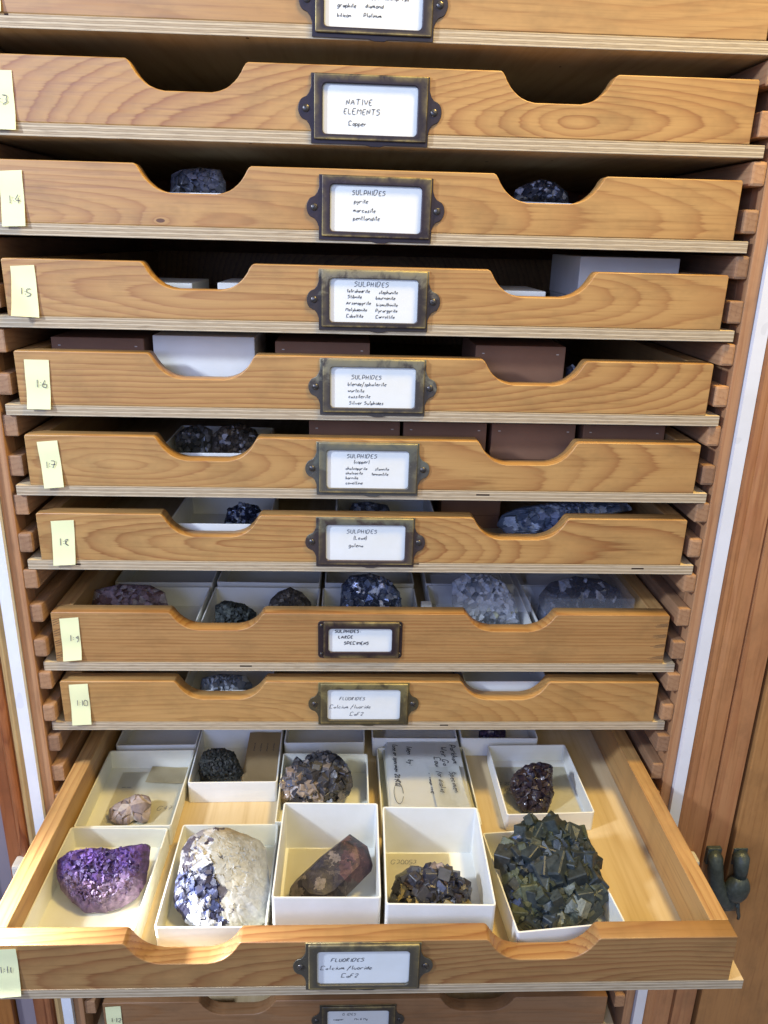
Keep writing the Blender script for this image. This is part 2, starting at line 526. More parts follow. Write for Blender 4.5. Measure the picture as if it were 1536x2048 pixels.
def arc(cx, cy, r, a0, a1, n=6):
    return [(cx + r * math.cos(R(a0 + (a1 - a0) * i / n)), cy + r * math.sin(R(a0 + (a1 - a0) * i / n))) for i in range(n + 1)]


df = empty("door_frame", (0.284, YF, Z0), "reddish brown moulded wooden door frame right of the white strip", "door frame")
prof = [(0.0004, 0.03), (0.0004, 0.001)] + [(0.002, -0.0012), (0.004, -0.0020), (0.007, -0.0022), (0.0095, -0.0016), (0.0105, -0.0010), (0.012, -0.0014), (0.0145, -0.0022), (0.0170, -0.0024)] + \
       [(0.0185, -0.002), (0.0272, -0.002), (0.0276, 0.0005), (0.0288, 0.0005), (0.0298, -0.003)] + [(0.0500, -0.003), (0.0506, -0.0022), (0.0506, 0.03)]
mesh_obj("moulding", moulding(prof, 0, Z1 - Z0), M_arch, df)
dl = empty("door_frame", (-0.2840, YF, Z0), "red grained wooden door frame with a pale bead left of the white strip", "door frame")
mesh_obj("bead", moulding([(-0.0004, 0.03), (-0.0004, -0.001), (-0.0035, -0.003), (-0.0075, -0.001), (-0.0075, 0.03)], 0, Z1 - Z0), M_tan, dl)
mesh_obj("moulding", moulding([(-0.0078, 0.03), (-0.0078, 0.0)] + arc(-0.0125, -0.0005, 0.004, 0, -180) + [(-0.018, -0.001), (-0.0275, -0.001), (-0.0275, 0.03)], 0, Z1 - Z0), M_archl, dl)
mesh_obj("grey_edge", box(-0.0475, -0.0278, 0.006, 0.03, 0, Z1 - Z0), M_grey, dl)
dr = empty("cupboard_door", (0.337, YF, Z0), "smooth orange brown wooden door at the right edge", "door")
mesh_obj("door_panel", box(0.0006, 0.35, -0.006, 0.014, 0, Z1 - Z0, 0.001), M_door, dr)
dL = empty("cupboard_door", (-0.3325, YF, Z0), "orange wooden door at the bottom left corner", "door")
mesh_obj("door_panel", box(-0.30, -0.0006, 0.0, 0.02, 0, Z1 - Z0, 0.001), M_doorl, dL)

# bronze catch on the right door
M_bronze = plain('bronze', (0.060, 0.075, 0.068), 0.38, 0.35, 0.7, 230, 0.5, 0.7)
ct = empty("door_catch", (0.3365, YF - 0.006, -0.533), "dark green bronze catch with two lugs on the right hand door", "door catch")
bm = bmesh.new()
tube_mesh(bm, [(-0.0165, 0.002, 0.032), (-0.0165, -0.004, 0.029), (-0.0155, -0.0055, 0.018), (-0.0125, -0.0065, 0.004), (-0.006, -0.009, -0.010), (0.002, -0.010, -0.020), (0.012, -0.008, -0.026)],
          [0.0058, 0.0072, 0.0075, 0.0075, 0.0082, 0.0078, 0.0034], 14)
mesh_obj("hook", finish(bm, True), M_bronze, ct)
bm = bmesh.new()
bmesh.ops.create_uvsphere(bm, u_segments=20, v_segments=14, radius=0.5, matrix=Matrix.Translation((0.008, -0.010, -0.002)) @ Matrix.Rotation(R(12), 4, 'Y') @ Matrix.Diagonal((0.0255, 0.021, 0.031, 1)))
mesh_obj("knob", finish(bm, True), M_bronze, ct)
bm = bmesh.new()
tube_mesh(bm, [(0.009, 0.003, 0.031), (0.0090, -0.005, 0.0285), (0.009, -0.008, 0.020), (0.009, -0.009, 0.011)], [0.0070, 0.0082, 0.0070, 0.0060], 14)
mesh_obj("lug", finish(bm, True), M_bronze, ct)
bm = bmesh.new()
tube_mesh(bm, [(0.011, -0.009, -0.020), (0.015, -0.008, -0.029), (0.019, -0.006, -0.039), (0.0195, -0.005, -0.043)], [0.0042, 0.0020, 0.0014, 0.0015], 10)
mesh_obj("tail", finish(bm, True), M_bronze, ct)
for o_ in ct.children:
    for v_ in o_.data.vertices:
        v_.co += v_.normal * 0.0011 * mnoise.noise(v_.co * 170)
        v_.co = Vector((v_.co.x * 0.92, v_.co.y * 0.85, v_.co.z * 0.98))
bm = bmesh.new()
for cx_, cz_ in ((-0.0155, 0.027), (0.0085, 0.027)):
    add_box(bm, cx_ - 0.0065, cx_ + 0.0065, -0.0012, 0.0052, cz_ - 0.008, cz_ + 0.010, 0.001)
mesh_obj('mounting_plate', finish(bm), M_bronze, ct)
M_cream = plain("cream_plastic", (0.62, 0.57, 0.46), 0.4)
for x, lab in ((0.2985, "small cream plastic catch beside the right rail of the open drawer"), (-0.2975, "small cream plastic catch beside the left rail of the open drawer")):
    me = box(-0.006, 0.006, -0.010, 0.004, -0.010, 0.010, 0.0025)
    o = mesh_obj("plastic_catch", me, M_cream, None, lab, "catch")
    o.location = (x, YF - 0.006, -0.512)

# ---------------------------------------------------------------- the cabinet carcass
cab = empty("cabinet", (0, YF, Z0), "tall wooden collection cabinet with paired drawer runners inside both sides", "cabinet")
for sx in (-1, 1):
    xa, xb = sorted((sx * 0.2651, sx * 0.2742))
    mesh_obj("stile", box(xa, xb, 0, 0.018, 0, Z1 - Z0, 0.0008), M_stile, cab)
    xa, xb = sorted((sx * 0.2653, sx * 0.2740))
    mesh_obj("side_panel", box(xa, xb, 0.0182, 0.45, 0, Z1 - Z0), M_side, cab)
mesh_obj("back_panel", box(-0.2738, 0.2738, 0.4502, 0.459, 0, Z1 - Z0), M_side, cab)
mesh_obj("cornice", box(-0.27, 0.27, 0.0, 0.45, Z1 - Z0 + 0.0005, Z1 - Z0 + 0.05, 0.004), M_arch, cab)
rr = random.Random(5)
for sx in (-1, 1):
    for kq in range(-6, 24):
        zb = -0.0027 - 0.0303 * kq + (0.0020 if kq == 15 else 0) - (0.003 if kq in (13, 14) else 0) * 0
        if kq == 16: zb -= 0.0
        xa, xb = sorted((sx * 0.2548, sx * 0.2652))
        bm = bmesh.new()
        j = rr.uniform(0, 0.0022)
        add_box(bm, xa, xb, j, 0.44, zb - Z0, zb - Z0 + 0.0158, rr.uniform(0.0009, 0.0022))
        mesh_obj("runner", finish(bm), M_runner, cab)

# ---------------------------------------------------------------- drawers
TP = 0.0139


def notch_outline(h, wl, wr, depth=0.0178, ends=0.0):
    pts = [(wl, 0.0), (wr, 0.0), (wr, h - 0.001), (wr - 0.001, h)]
    for c in (0.119, -0.119):
        half = 0.0385
        pr = [(half, 0.0), (half - 0.0022, -0.0012), (half - 0.0055, -depth * 0.42), (half - 0.0105, -depth * 0.72), (half - 0.0165, -depth * 0.92), (half - 0.0235, -depth)]
        # smooth the descent
        q = [pr[0]]
        for a, b in zip(pr, pr[1:]):
            q += [(a[0] * .7 + b[0] * .3, a[1] * .7 + b[1] * .3), (a[0] * .3 + b[0] * .7, a[1] * .3 + b[1] * .7)]
        q.append(pr[-1])
        pts += [(c + a, h + b) for a, b in q]
        pts += [(c - a, h + b) for a, b in reversed(q)]
    pts += [(wl + 0.001, h), (wl, h - 0.001)]
    return pts


def holder_outline(w, hh, ears=True, r=0.0006):
    """half width w, height hh, origin at bottom centre."""
    m = hh / 2
    if not ears:
        return rrect(-w, w, 0, hh, 0.003)

    def ear(s):
        o = [(s * w, m - 0.0125), (s * (w + 0.0012), m - 0.0092), (s * (w + 0.0028), m - 0.0072)]
        o += [(s * (w + 0.0035 + 0.0048 * math.cos(R(a))), m + 0.0066 * math.sin(R(a))) for a in range(-66, 67, 12)]
        o += [(s * (w + 0.0028), m + 0.0072), (s * (w + 0.0012), m + 0.0092), (s * w, m + 0.0125)]
        return o
    pts = [(-w, 0.0)]
    pts += [(-0.003, 0.0), (0.001, -0.0010), (0.007, -0.0010), (0.010, 0.0)]
    pts += [(w, 0.0)] + ear(1) + [(w, hh)] + [(-w, hh)] + ear(-1)[::-1]
    return pts


def add_holder(dr_, cx, zt, w, hh, mat, ears=True, open_w=0.0305, open_h=0.0292, card_dx=0.0, tilt=0.0):
    z0 = zt - hh
    hz = 0.0052 if ears else (hh - open_h) / 2
    oz0 = (hh - open_h) / 2
    me = shape2d([holder_outline(w, hh, ears), rrect(-open_w - 0.0008, open_w + 0.0008, oz0 - 0.0008, oz0 + open_h + 0.0008, 0.0026)], 0.0010, 0.0003)
    lo = 0.0024 if ears else 0.0012
    xi = 0.0020 if ears else 0.0045
    me2 = shape2d([rrect(-w + xi, w - xi * 0.6, lo, hh - 0.0002, 0.0010, 3), rrect(-open_w, open_w, oz0, oz0 + open_h, 0.0026)], 0.0020, 0.0007)
    me.transform(Matrix.Translation((0, -0.0011, 0)))
    me2.transform(Matrix.Translation((0, -0.0030, 0)))
    bm = bmesh.new()
    bm.from_mesh(me)
    bm.from_mesh(me2)
    m3 = bpy.data.meshes.new("m")
    bm.to_mesh(m3)
    bm.free()
    h = mesh_obj("label_holder", m3, mat, dr_)
    h.location = (cx, 0, z0)
    h.rotation_euler = (0, R(tilt), 0)
    slots = []
    rs = random.Random(int(z0 * 1e5))
    sc = [(-(w + 0.0032), hh / 2), (w + 0.0032, hh / 2)] if ears else [(-w + 0.0028, hh - 0.004), (-w + 0.0028, 0.004), (w - 0.0022, hh - 0.004), (w - 0.0022, 0.004)]
    for sx, sz in sc:
        bm = bmesh.new()
        rad = 0.0024 if ears else 0.0014
        bmesh.ops.create_uvsphere(bm, u_segments=16, v_segments=8, radius=1, matrix=Matrix.Translation((sx, -0.0011, sz)) @ Matrix.Diagonal((rad, 0.0011, rad, 1)))
        mesh_obj("screw", finish(bm, True), M_screw, h)
        sl = mesh_obj("screw_slot", box(-rad * .85, rad * .85, -0.0001, 0.0002, -0.00025, 0.00025), M_slot, None)
        sl.data.transform(Matrix.Translation((sx, -0.00225, sz)) @ Matrix.Rotation(rs.uniform(0, 3.1), 4, 'Y'))
        slots.append(sl)
    # the slots are cut into the screw heads: join each pair of meshes
    for s_, sl in zip([c for c in h.children if c.name.startswith("screw")], slots):
        bm = bmesh.new()
        bm.from_mesh(s_.data)
        nf = len(bm.faces)
        bm.from_mesh(sl.data)
        bm.faces.ensure_lookup_table()
        for f in bm.faces[nf:]:
            f.material_index = 1
        bm.to_mesh(s_.data)
        bm.free()
        s_.data.materials.append(M_slot)
        bpy.data.objects.remove(sl)
    cd = mesh_obj("label_card", box(-open_w - 0.0005, open_w + 0.0005, -0.0009, -0.0004, oz0 - 0.0005, oz0 + open_h + 0.0005), M_card, dr_)
    cd.location = (cx, 0, z0)
    cd.rotation_euler = (0, R(tilt), 0)
    return cx, z0, oz0


def note(dr_, corners, text, tx, th, curl=None, seed=0):
    """Sticky note: corners TL, TR, BR, BL in drawer coordinates; bottom edge lifts a little."""
    bm = bmesh.new()
    TL, TR, BR, BL = [Vector((c[0], 0, c[1])) for c in corners]
    n, mrows = 8, 12
    vs = []
    for j in range(mrows + 1):
        t = j / mrows
        row = []
        for i in range(n + 1):
            s = i / n
            p = (TL * (1 - s) + TR * s) * (1 - t) + (BL * (1 - s) + BR * s) * t
            lift = 0.0005 + 0.0060 * max(0, t - 0.45) ** 2 + 0.0004 * math.sin(seed + t * 5) ** 2 + (0.0060 * max(0, (1 - s) * 0.9 + t - 1.05) ** 1.2 if curl else 0)
            row.append(bm.verts.new((p.x, -lift, p.z)))
        vs.append(row)
    for j in range(mrows):
        for i in range(n):
            bm.faces.new((vs[j][i], vs[j][i + 1], vs[j + 1][i + 1], vs[j + 1][i]))
    nt = mesh_obj("sticky_note", finish(bm, True), M_note, dr_)
    mesh_obj("lettering", text_mesh([(text, tx[0], tx[1], th, 0.05)], 0.00055, 0.0013, 0.1, seed), M_pencil, nt)


def base_label(i): return {2: "topmost", 3: "second from top", 4: "third from top"}.get(i)


# i: (y, ztop, h, front width half, label, wood params)
D = {
 2:  (-0.0198, 0.1824, 0.0385, "topmost drawer in view, only its lower edge and label holder showing"),
 3:  (-0.0198, 0.1219, 0.0385, "pine drawer labelled NATIVE ELEMENTS with two empty finger notches"),
 4:  (-0.0191, 0.0615, 0.0386, "pine drawer labelled SULPHIDES pyrite marcasite, number note 1:4"),
 5:  (-0.0211, 0.0001, 0.0377, "pine drawer with number note 1:5 whose corner curls up"),
 6:  (-0.0202, -0.0616, 0.0381, "pine drawer with number note 1:6 holding brown and white boxes"),
 7:  (-0.0208, -0.1217, 0.0384, "pine drawer labelled SULPHIDES (copper) with number note 1:7"),
 8:  (-0.0185, -0.1828, 0.0382, "pine drawer labelled SULPHIDES (Lead) galena with number note 1:8"),
 9:  (-0.0151, -0.2673, 0.0449, "dovetailed pine drawer labelled SULPHIDES LARGE SPECIMENS, note 1:9"),
 10: (-0.0147, -0.3306, 0.0388, "pine drawer labelled FLUORIDES just above the open drawer, note 1:10"),
 11: (-0.1918, -0.4166, 0.0390, "open pulled out drawer with trays of minerals, note 1:11"),
 12: (-0.0130, -0.6920, 0.0385, "lowest shaded drawer below the open one, labelled OXIDES"),
}
WP = {
 2: dict(a0=-0.03, d0=0.10, slope=0.02, seed=11, contrast=0.5, light=(0.43, 0.255, 0.095)),
 3: dict(a0=0.004, d0=0.030, slope=-0.20, g0=0.02, seed=12, contrast=1.0, bend=-0.05, amp=0.012),
 4: dict(a0=0.004, d0=0.016, slope=0.09, g0=-0.12, seed=13, contrast=0.7, amp=0.008, knot=(-0.142, 0.0035, 0.006)),
 5: dict(a0=0.016, d0=0.010, slope=0.10, g0=0.12, seed=14, contrast=0.75, amp=0.012),
 6: dict(a0=0.034, d0=0.004, slope=0.09, g0=-0.17, seed=15, contrast=0.95, amp=0.010),
 7: dict(a0=0.018, d0=0.004, slope=0.12, g0=-0.16, seed=16, contrast=0.85, amp=0.012),
 8: dict(a0=0.014, d0=0.003, slope=0.14, g0=-0.06, seed=17, contrast=1.1, amp=0.011),
 9: dict(a0=-0.06, d0=0.005, slope=0.006, sp=0.0030, seed=18, contrast=1.0, amp=0.004, light=(0.40, 0.225, 0.078)),
 10: dict(a0=0.002, d0=0.006, slope=0.16, g0=-0.09, seed=19, contrast=0.6, amp=0.010),
 11: dict(a0=-0.006, d0=0.010, slope=-0.13, g0=0.14, seed=20, contrast=1.1, amp=0.012, light=(0.36, 0.200, 0.070), dark=(0.22, 0.085, 0.026)),
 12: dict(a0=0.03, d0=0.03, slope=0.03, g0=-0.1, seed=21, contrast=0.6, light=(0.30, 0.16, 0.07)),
}
HOLD = {  # cx, top below panel top, patina base, patch, amount, tilt
 2: (-0.002, 0.0050, (0.035, 0.028, 0.034), (0.30, 0.26, 0.12), 0.30, 0.6), 3: (-0.003, 0.0050, (0.034, 0.026, 0.032), (0.08, 0.07, 0.06), 0.16, 0.3),
 4: (0.0018, 0.0040, (0.044, 0.032, 0.036), (0.08, 0.07, 0.065), 0.16, 0.5), 5: (0.0017, 0.0020, (0.058, 0.045, 0.040), (0.24, 0.21, 0.14), 0.46, 0),
 6: (0.0024, 0.0009, (0.085, 0.072, 0.062), (0.24, 0.22, 0.15), 0.52, -0.1), 7: (-0.0004, 0.0019, (0.12, 0.11, 0.09), (0.17, 0.17, 0.13), 0.6, 0.1),
 8: (-0.001, 0.0003, (0.085, 0.062, 0.055), (0.17, 0.17, 0.125), 0.45, 0), 9: (-0.0038, 0.006, (0.045, 0.030, 0.032), (0.11, 0.125, 0.10), 0.3, 0.2),
 10: (0.0, 0.0001, (0.11, 0.09, 0.05), (0.22, 0.19, 0.09), 0.5, 0), 11: (-0.001, 0.0003, (0.11, 0.10, 0.075), (0.20, 0.19, 0.12), 0.35, 0.2),
 12: (0.0, 0.006, (0.085, 0.075, 0.06), (0.14, 0.13, 0.09), 0.3, 0),
}
TEXT = {  # lines with x, z measured from the opening's lower left (metres), cap height
 2: [("sulphur", .008, .0155, .0022), ("Copper (Lump Tp)", .0255, .0160, .0024), ("graphite", .008, .0110, .0023), ("diamond", .0255, .0112, .0024), ("bilicon", .008, .0058, .0022), ("Platinum", .0245, .0062, .0022)],
 3: [("NATIVE", .015, .0175, .0032), ("ELEMENTS", .0135, .0120, .0033), ("Copper", .0165, .0055, .0026)],
 4: [("SULPHIDES", .0145, .0232, .0030), ("pyrite", .0160, .0180, .0026), ("marcasite", .0155, .0125, .0026), ("pentlandite", .0155, .0075, .0026)],
 5: [("SULPHIDES", .0170, .0240, .0031), ("tetrahedrite", .0120, .0200, .0021), ("stephanite", .0340, .0195, .0021), ("Stibnite", .0125, .0162, .0021), ("bournonite", .0320, .0157, .0021),
     ("Arsenopyrite", .0115, .0120, .0021), ("bismuthinite", .0325, .0112, .0021), ("Molybdenite", .0112, .0075, .0021), ("Pyrargyrite", .0320, .0072, .0021), ("Cobaltite", .0115, .0032, .0021), ("Carrollite", .0320, .0030, .0021)],
 6: [("SULPHIDES", .0150, .0205, .0029), ("blende/sphalerite", .0125, .0158, .0025), ("wurtzite", .0125, .0112, .0024), ("cassiterite", .0130, .0070, .0024), ("Silver Sulphides", .0135, .0022, .0024)],
 7: [("SULPHIDES", .0150, .0232, .0030), ("(copper)", .0200, .0192, .0024), ("chalcopyrite", .0142, .0142, .0021), ("stannite", .0360, .0140, .0021), ("chalcocite", .0142, .0106, .0021), ("tennantite", .0335, .0100, .0021), ("bornite", .0142, .0068, .0022), ("covelline", .0142, .0028, .0022)],
 8: [("SULPHIDES", .0160, .0220, .0030), ("(Lead)", .0210, .0170, .0028), ("galena", .0175, .0108, .0029)],
 9: [("SULPHIDES:", .0050, .0170, .0026), ("LARGE", .0080, .0118, .0026), ("SPECIMENS", .0125, .0062, .0026)],
 10: [("FLUORIDES", .0100, .0185, .0029, .3), ("Calcium fluoride", .0015, .0105, .0033, .3), ("CaF2", .0185, .0035, .0034, .3)],
 11: [("FLUORIDES", .0090, .0190, .0029, .3), ("Calcium fluoride", .0018, .0120, .0033, .3), ("CaF2", .0155, .0050, .0034, .3)],
 12: [("OXIDES", .0150, .0215, .0029), ("copper", .0060, .0150, .0025), ("Mn & Mg", .0270, .0150, .0025)],
}
NOTES = {3: [(-0.2446, 0.1124), (-0.2282, 0.1126), (-0.2290, 0.0785), (-0.2452, 0.0787)], 4: [(-0.2445, 0.0541), (-0.2294, 0.0551), (-0.2306, 0.0207), (-0.2459, 0.0201)],
 5: [(-0.2438, -0.0049), (-0.2278, -0.0039), (-0.2279, -0.0384), (-0.2448, -0.0370)], 6: [(-0.2431, -0.0675), (-0.2259, -0.0676), (-0.2278, -0.1025), (-0.2443, -0.1024)],
 7: [(-0.2411, -0.1268), (-0.2263, -0.1255), (-0.2247, -0.1605), (-0.2391, -0.1618)], 8: [(-0.239, -0.1887), (-0.2218, -0.1877), (-0.2237, -0.2237), (-0.2405, -0.2247)],
 9: [(-0.2433, -0.2728), (-0.2283, -0.2714), (-0.2286, -0.3088), (-0.2435, -0.3102)], 10: [(-0.2425, -0.3333), (-0.2271, -0.3323), (-0.2271, -0.3703), (-0.2429, -0.3713)],
 11: [(-0.2420, -0.4193), (-0.225, -0.4186), (-0.2259, -0.4582), (-0.2424, -0.4597)], 12: [(-0.2473, -0.6960), (-0.2323, -0.6950), (-0.2323, -0.7290), (-0.2473, -0.7300)],
 2: [(-0.2446, 0.1760), (-0.2290, 0.1760), (-0.2296, 0.1440), (-0.2446, 0.1440)]}

FLOOR = {}
for i, (y, zt, h, lab) in D.items():
    zb = zt - h
    FLOOR[i] = zb
    e = empty("drawer", (0, y, zb), lab, "drawer", "shallow drawers of the collection cabinet")
    wm = wood("pine_front_%d" % i, 'x', **{**dict(rough=0.4), **WP[i]})
    dep = {9: 0.0155, 10: 0.0170 + 0.0}.get(i, 0.0178)
    fm = shape2d([notch_outline(h, -0.25, 0.25, dep)], TP, 0.0007, 2)
    mesh_obj("front_panel", fm, wm, e)
    mesh_obj("base_board", box(-0.2607, 0.2607, 0.0, 0.40, -0.0080, -0.0001, 0.0004), ply_mat("plywood_%d" % i, i * 1.7), e)
    for sx in (-1, 1):
        xa, xb = sorted((sx * 0.2366, sx * 0.2498))
        mesh_obj("side_rail", box(xa, xb, TP + 0.0002, 0.3998, 0.0, h - 0.0002, 0.0006), M_rail, e)
    mesh_obj("back_rail", box(-0.2364, 0.2364, 0.3865, 0.3998, 0.0, h - 0.0004), M_rail, e)
    cx, dz, b1, b2, am, tl = HOLD[i]
    hm = brass_mat("aged_brass_%d" % i, b1, b2, am, i * 0.37)
    if i == 9:
        ow, oh = 0.0257, 0.0212
        _, z0, oz = add_holder(e, cx, h - dz, 0.0343, 0.0338, hm, False, ow, oh)
    else:
        ow, oh = 0.0305, 0.0292
        _, z0, oz = add_holder(e, cx, h - dz, 0.0381, 0.0410, hm, True, ow, oh, tilt=tl)
    cdo = [c for c in e.children if c.name.startswith("label_card")][0]
    tm = text_mesh([(t[0], t[1] - ow, t[2] + oz, *t[3:]) for t in TEXT[i]], 0.00040 if i not in (9,) else 0.00062, 0.00105, 0.3, i)
    mesh_obj("lettering", tm, M_ink, cdo)
    # number note
    c = [(p[0], p[1] - zb) for p in NOTES[i]]
    if i == 3: c = c[:1] + [(-0.2282, c[1][1])] + c[2:]
    cx_ = c[0][0] + 0.0045 + (0.002 if i in (6, 9) else 0)
    txt = "1:%d" % i
    note(e, c, txt, (cx_, c[0][1] - 0.0195), 0.0052, curl=(i == 5), seed=i)
    if i == 9:
        rq = random.Random(3)
        M_joint = plain("joint_gap", (0.09, 0.045, 0.02), 0.8)
        for sx in (1, -1):
            bm = bmesh.new()
            for zc in (0.0375, 0.0275, 0.0185, 0.0075):
                for kx in range(3):
                    x0 = sx * 0.2492
                    L = rq.uniform(0.008, 0.013) if sx > 0 else rq.uniform(0.006, 0.009)
                    zz = zc - kx * 0.0011 * (1 if sx > 0 else 1.8)
                    sl = -0.0011 if sx > 0 else 0.0036
                    tube_mesh(bm, [(x0, -0.00003, zz), (x0 - sx * L * 0.5, -0.00003, zz + sl * 0.4), (x0 - sx * L, -0.00003, zz + sl)], [0.00022, 0.00018, 0.00008], 6)
            mesh_obj("dovetail_joint", finish(bm), M_joint, e)

# ---------------------------------------------------------------- trays and boxes
TRAYS = []


def rr_loop(w, d, r, z, n=4):
    return [(x, y, z) for x, y in rrect(-w / 2, w / 2, -d / 2, d / 2, r, n)]


def tray(x0, x1, y0, y1, floor, h, lab, rz=0.0, mat=None, name="cardboard_tray", group="white card specimen trays"):
    w_, d_ = x1 - x0, y1 - y0
    t = 0.0009
    bm = bmesh.new()
    L = [rr_loop(w_ - 0.0006, d_ - 0.0006, 0.002, 0.0), rr_loop(w_, d_, 0.0022, h * 0.6), rr_loop(w_ + 0.0004, d_ + 0.0004, 0.0022, h - 0.0003), rr_loop(w_ + 0.0001, d_ + 0.0001, 0.002, h),
         rr_loop(w_ - 2 * t, d_ - 2 * t, 0.0016, h), rr_loop(w_ - 2 * t - 0.0003, d_ - 2 * t - 0.0003, 0.0014, h - 0.0003), rr_loop(w_ - 2 * t - 0.0006, d_ - 2 * t - 0.0006, 0.0014, t)]
    rq = random.Random(int(x0 * 9999) + 7)
    ph = [rq.uniform(0, 6) for _ in range(4)]
    V = []
    for k_, lp in enumerate(L):
        row = []
        for (x, y, z) in lp:
            bow = 0.0006 * math.sin(x * 60 + ph[0]) * (z / h) if k_ > 0 else 0
            bow2 = 0.0006 * math.sin(y * 60 + ph[1]) * (z / h) if k_ > 0 else 0
            row.append(bm.verts.new((x + bow2, y + bow, z + (0.0004 * math.sin(x * 40 + y * 50 + ph[2]) if z > h * .9 else 0))))
        V.append(row)
    n = len(V[0])
    for a, b in zip(V, V[1:]):
        for j in range(n):
            bm.faces.new((a[j], a[(j + 1) % n], b[(j + 1) % n], b[j]))
    bm.faces.new(V[0][::-1])
    bm.faces.new(V[-1])
    o = mesh_obj(name, finish(bm), mat or M_tray, None, lab, "tray", group)
    o.location = ((x0 + x1) / 2, (y0 + y1) / 2, floor + 0.0002)
    o.rotation_euler = (0, 0, R(rz))
    return o


def lidbox(x0, x1, y0, y1, floor, h, lab, mat, name, group):
    bm = bmesh.new()
    w_, d_ = x1 - x0, y1 - y0
    add_box(bm, -w_ / 2 + 0.0007, w_ / 2 - 0.0007, -d_ / 2 + 0.0007, d_ / 2 - 0.0007, 0, h * 0.35, 0.0004)
    o = empty(name, ((x0 + x1) / 2, (y0 + y1) / 2, floor + 0.0002), lab, "box", group)
    mesh_obj("box_base", finish(bm), mat, o)
    bm = bmesh.new()
    add_box(bm, -w_ / 2, w_ / 2, -d_ / 2, d_ / 2, h * 0.35 + 0.0003, h, 0.0008)
    mesh_obj("box_lid", finish(bm), mat, o)
    if name == "brown_box":
        for sx in (-1, 1):
            st = bmesh.new()
            add_box(st, sx * (w_ / 2 - 0.006) - 0.0009, sx * (w_ / 2 - 0.006) + 0.0009, -d_ / 2 - 0.0003, -d_ / 2, h - 0.0062, h - 0.0056)
            mesh_obj("staple", finish(st), M_cream, o)
    return o


F = FLOOR[11]
tray(-0.2352, -0.1575, -0.1640, -0.0640, F, 0.020, "shallow card tray holding the purple amethyst, front left of the open drawer", rz=-0.6)
tray(-0.2340, -0.1560, -0.0625, 0.0372, F, 0.020, "shallow card tray with the pale brown crystal and papers, behind the amethyst")
tray(-0.1447, -0.0680, -0.1640, -0.0635, F, 0.022, "card tray holding the blue, white and beige crystal rock", rz=0.6)
tray(-0.0640, 0.0110, -0.1615, -0.0660, F, 0.045, "deep white card tray holding the dark mottled prism", mat=M_tray2)
tray(0.0145, 0.0900, -0.1690, -0.0720, F, 0.045, "deep white card tray with the paper numbered G30053", rz=-0.6, mat=M_tray2)
tray(0.1010, 0.1790, -0.1700, -0.0745, F, 0.025, "tilted card tray under the large dark green crystal cluster", rz=5.5, mat=M_tray2)
tray(-0.1535, -0.0757, -0.0105, 0.0680, F, 0.021, "card tray with the small black lump and a brown label", rz=0.6, mat=M_tray2)
tray(-0.0720, 0.0055, -0.0610, 0.0290, F, 0.022, "card tray holding the round grey crystal cluster with a yellow sticker")
tray(0.0150, 0.0985, -0.0560, 0.0500, F, 0.013, "low card tray under the stack of handwritten cards", rz=1.0)
tray(0.1215, 0.1970, -0.0480, 0.0470, F, 0.018, "card tray holding the small dark brown crystal lump on the right", rz=0.6, mat=M_tray2)
tray(-0.2310, -0.1565, 0.0440, 0.1350, F, 0.020, "card tray in the back left corner, mostly in shadow", mat=M_tray2)
tray(-0.0735, 0.0028, 0.0475, 0.1350, F, 0.020, "shaded card tray behind the round grey crystal cluster", mat=M_tray2)
tray(0.0105, 0.0930, 0.0540, 0.1350, F, 0.020, "shaded card tray behind the handwritten cards", mat=M_tray2)
tray(0.0965, 0.1715, 0.0545, 0.1400, F, 0.020, "shaded card tray holding the dark purple crystal at the back", mat=M_tray2)
tray(-0.1520, -0.0757, 0.0720, 0.1500, F, 0.020, "shaded card tray behind the black lump and brown label", mat=M_tray2)
F = FLOOR[9]
tray(-0.2340, -0.1430, 0.0050, 0.0870, F, 0.020, "card tray holding the pinkish brown rock in drawer 1:9", mat=M_tray2)
tray(-0.1385, -0.0410, 0.0050, 0.0880, F, 0.020, "card tray with the black lump and the brown dome in drawer 1:9", mat=M_tray2)
tray(-0.0375, 0.0480, 0.0050, 0.0880, F, 0.020, "card tray holding the glittering galena in drawer 1:9", mat=M_tray2)
tray(0.0600, 0.1455, 0.0150, 0.0950, F, 0.020, "card tray holding the whitish crystal in a clear box, drawer 1:9", mat=M_tray2)
tray(0.1510, 0.2340, 0.0120, 0.0950, F, 0.020, "card tray holding the dark rock in a clear box, drawer 1:9", mat=M_tray2)
for x0, x1, lab in ((-0.2340, -0.143, "left"), (-0.138, -0.041, "second"), (-0.037, 0.048, "middle"), (0.06, 0.1455, "fourth"), (0.151, 0.234, "right")):
    tray(x0, x1, 0.0975, 0.175, F, 0.020, "shaded empty card tray, %s of the back row in drawer 1:9" % lab, mat=M_tray2)
tray(-0.160, -0.083, 0.0, 0.09, FLOOR[4], 0.0220, "white tray behind the left notch of drawer 1:4", mat=M_tray2)
tray(0.083, 0.160, 0.0, 0.09, FLOOR[4], 0.0220, "white tray behind the right notch of drawer 1:4", mat=M_tray2)
tray(-0.160, -0.080, 0.0, 0.09, FLOOR[7], 0.0207, "white tray behind the left notch of drawer 1:7", mat=M_tray2)
tray(-0.156, -0.078, 0.0, 0.09, FLOOR[8], 0.0240, "white tray behind the left notch of drawer 1:8", mat=M_tray2)
tray(-0.025, 0.055, 0.012, 0.10, FLOOR[8], 0.0300, "white tray in the middle of drawer 1:8", mat=M_tray2)
tray(0.0870, 0.1600, 0.005, 0.09, FLOOR[10], 0.0270, "white tray behind the right notch of drawer 1:10", mat=M_tray2)
tray(-0.1560, -0.0800, 0.005, 0.09, FLOOR[10], 0.0180, "white tray behind the left notch of drawer 1:10", mat=M_tray2)
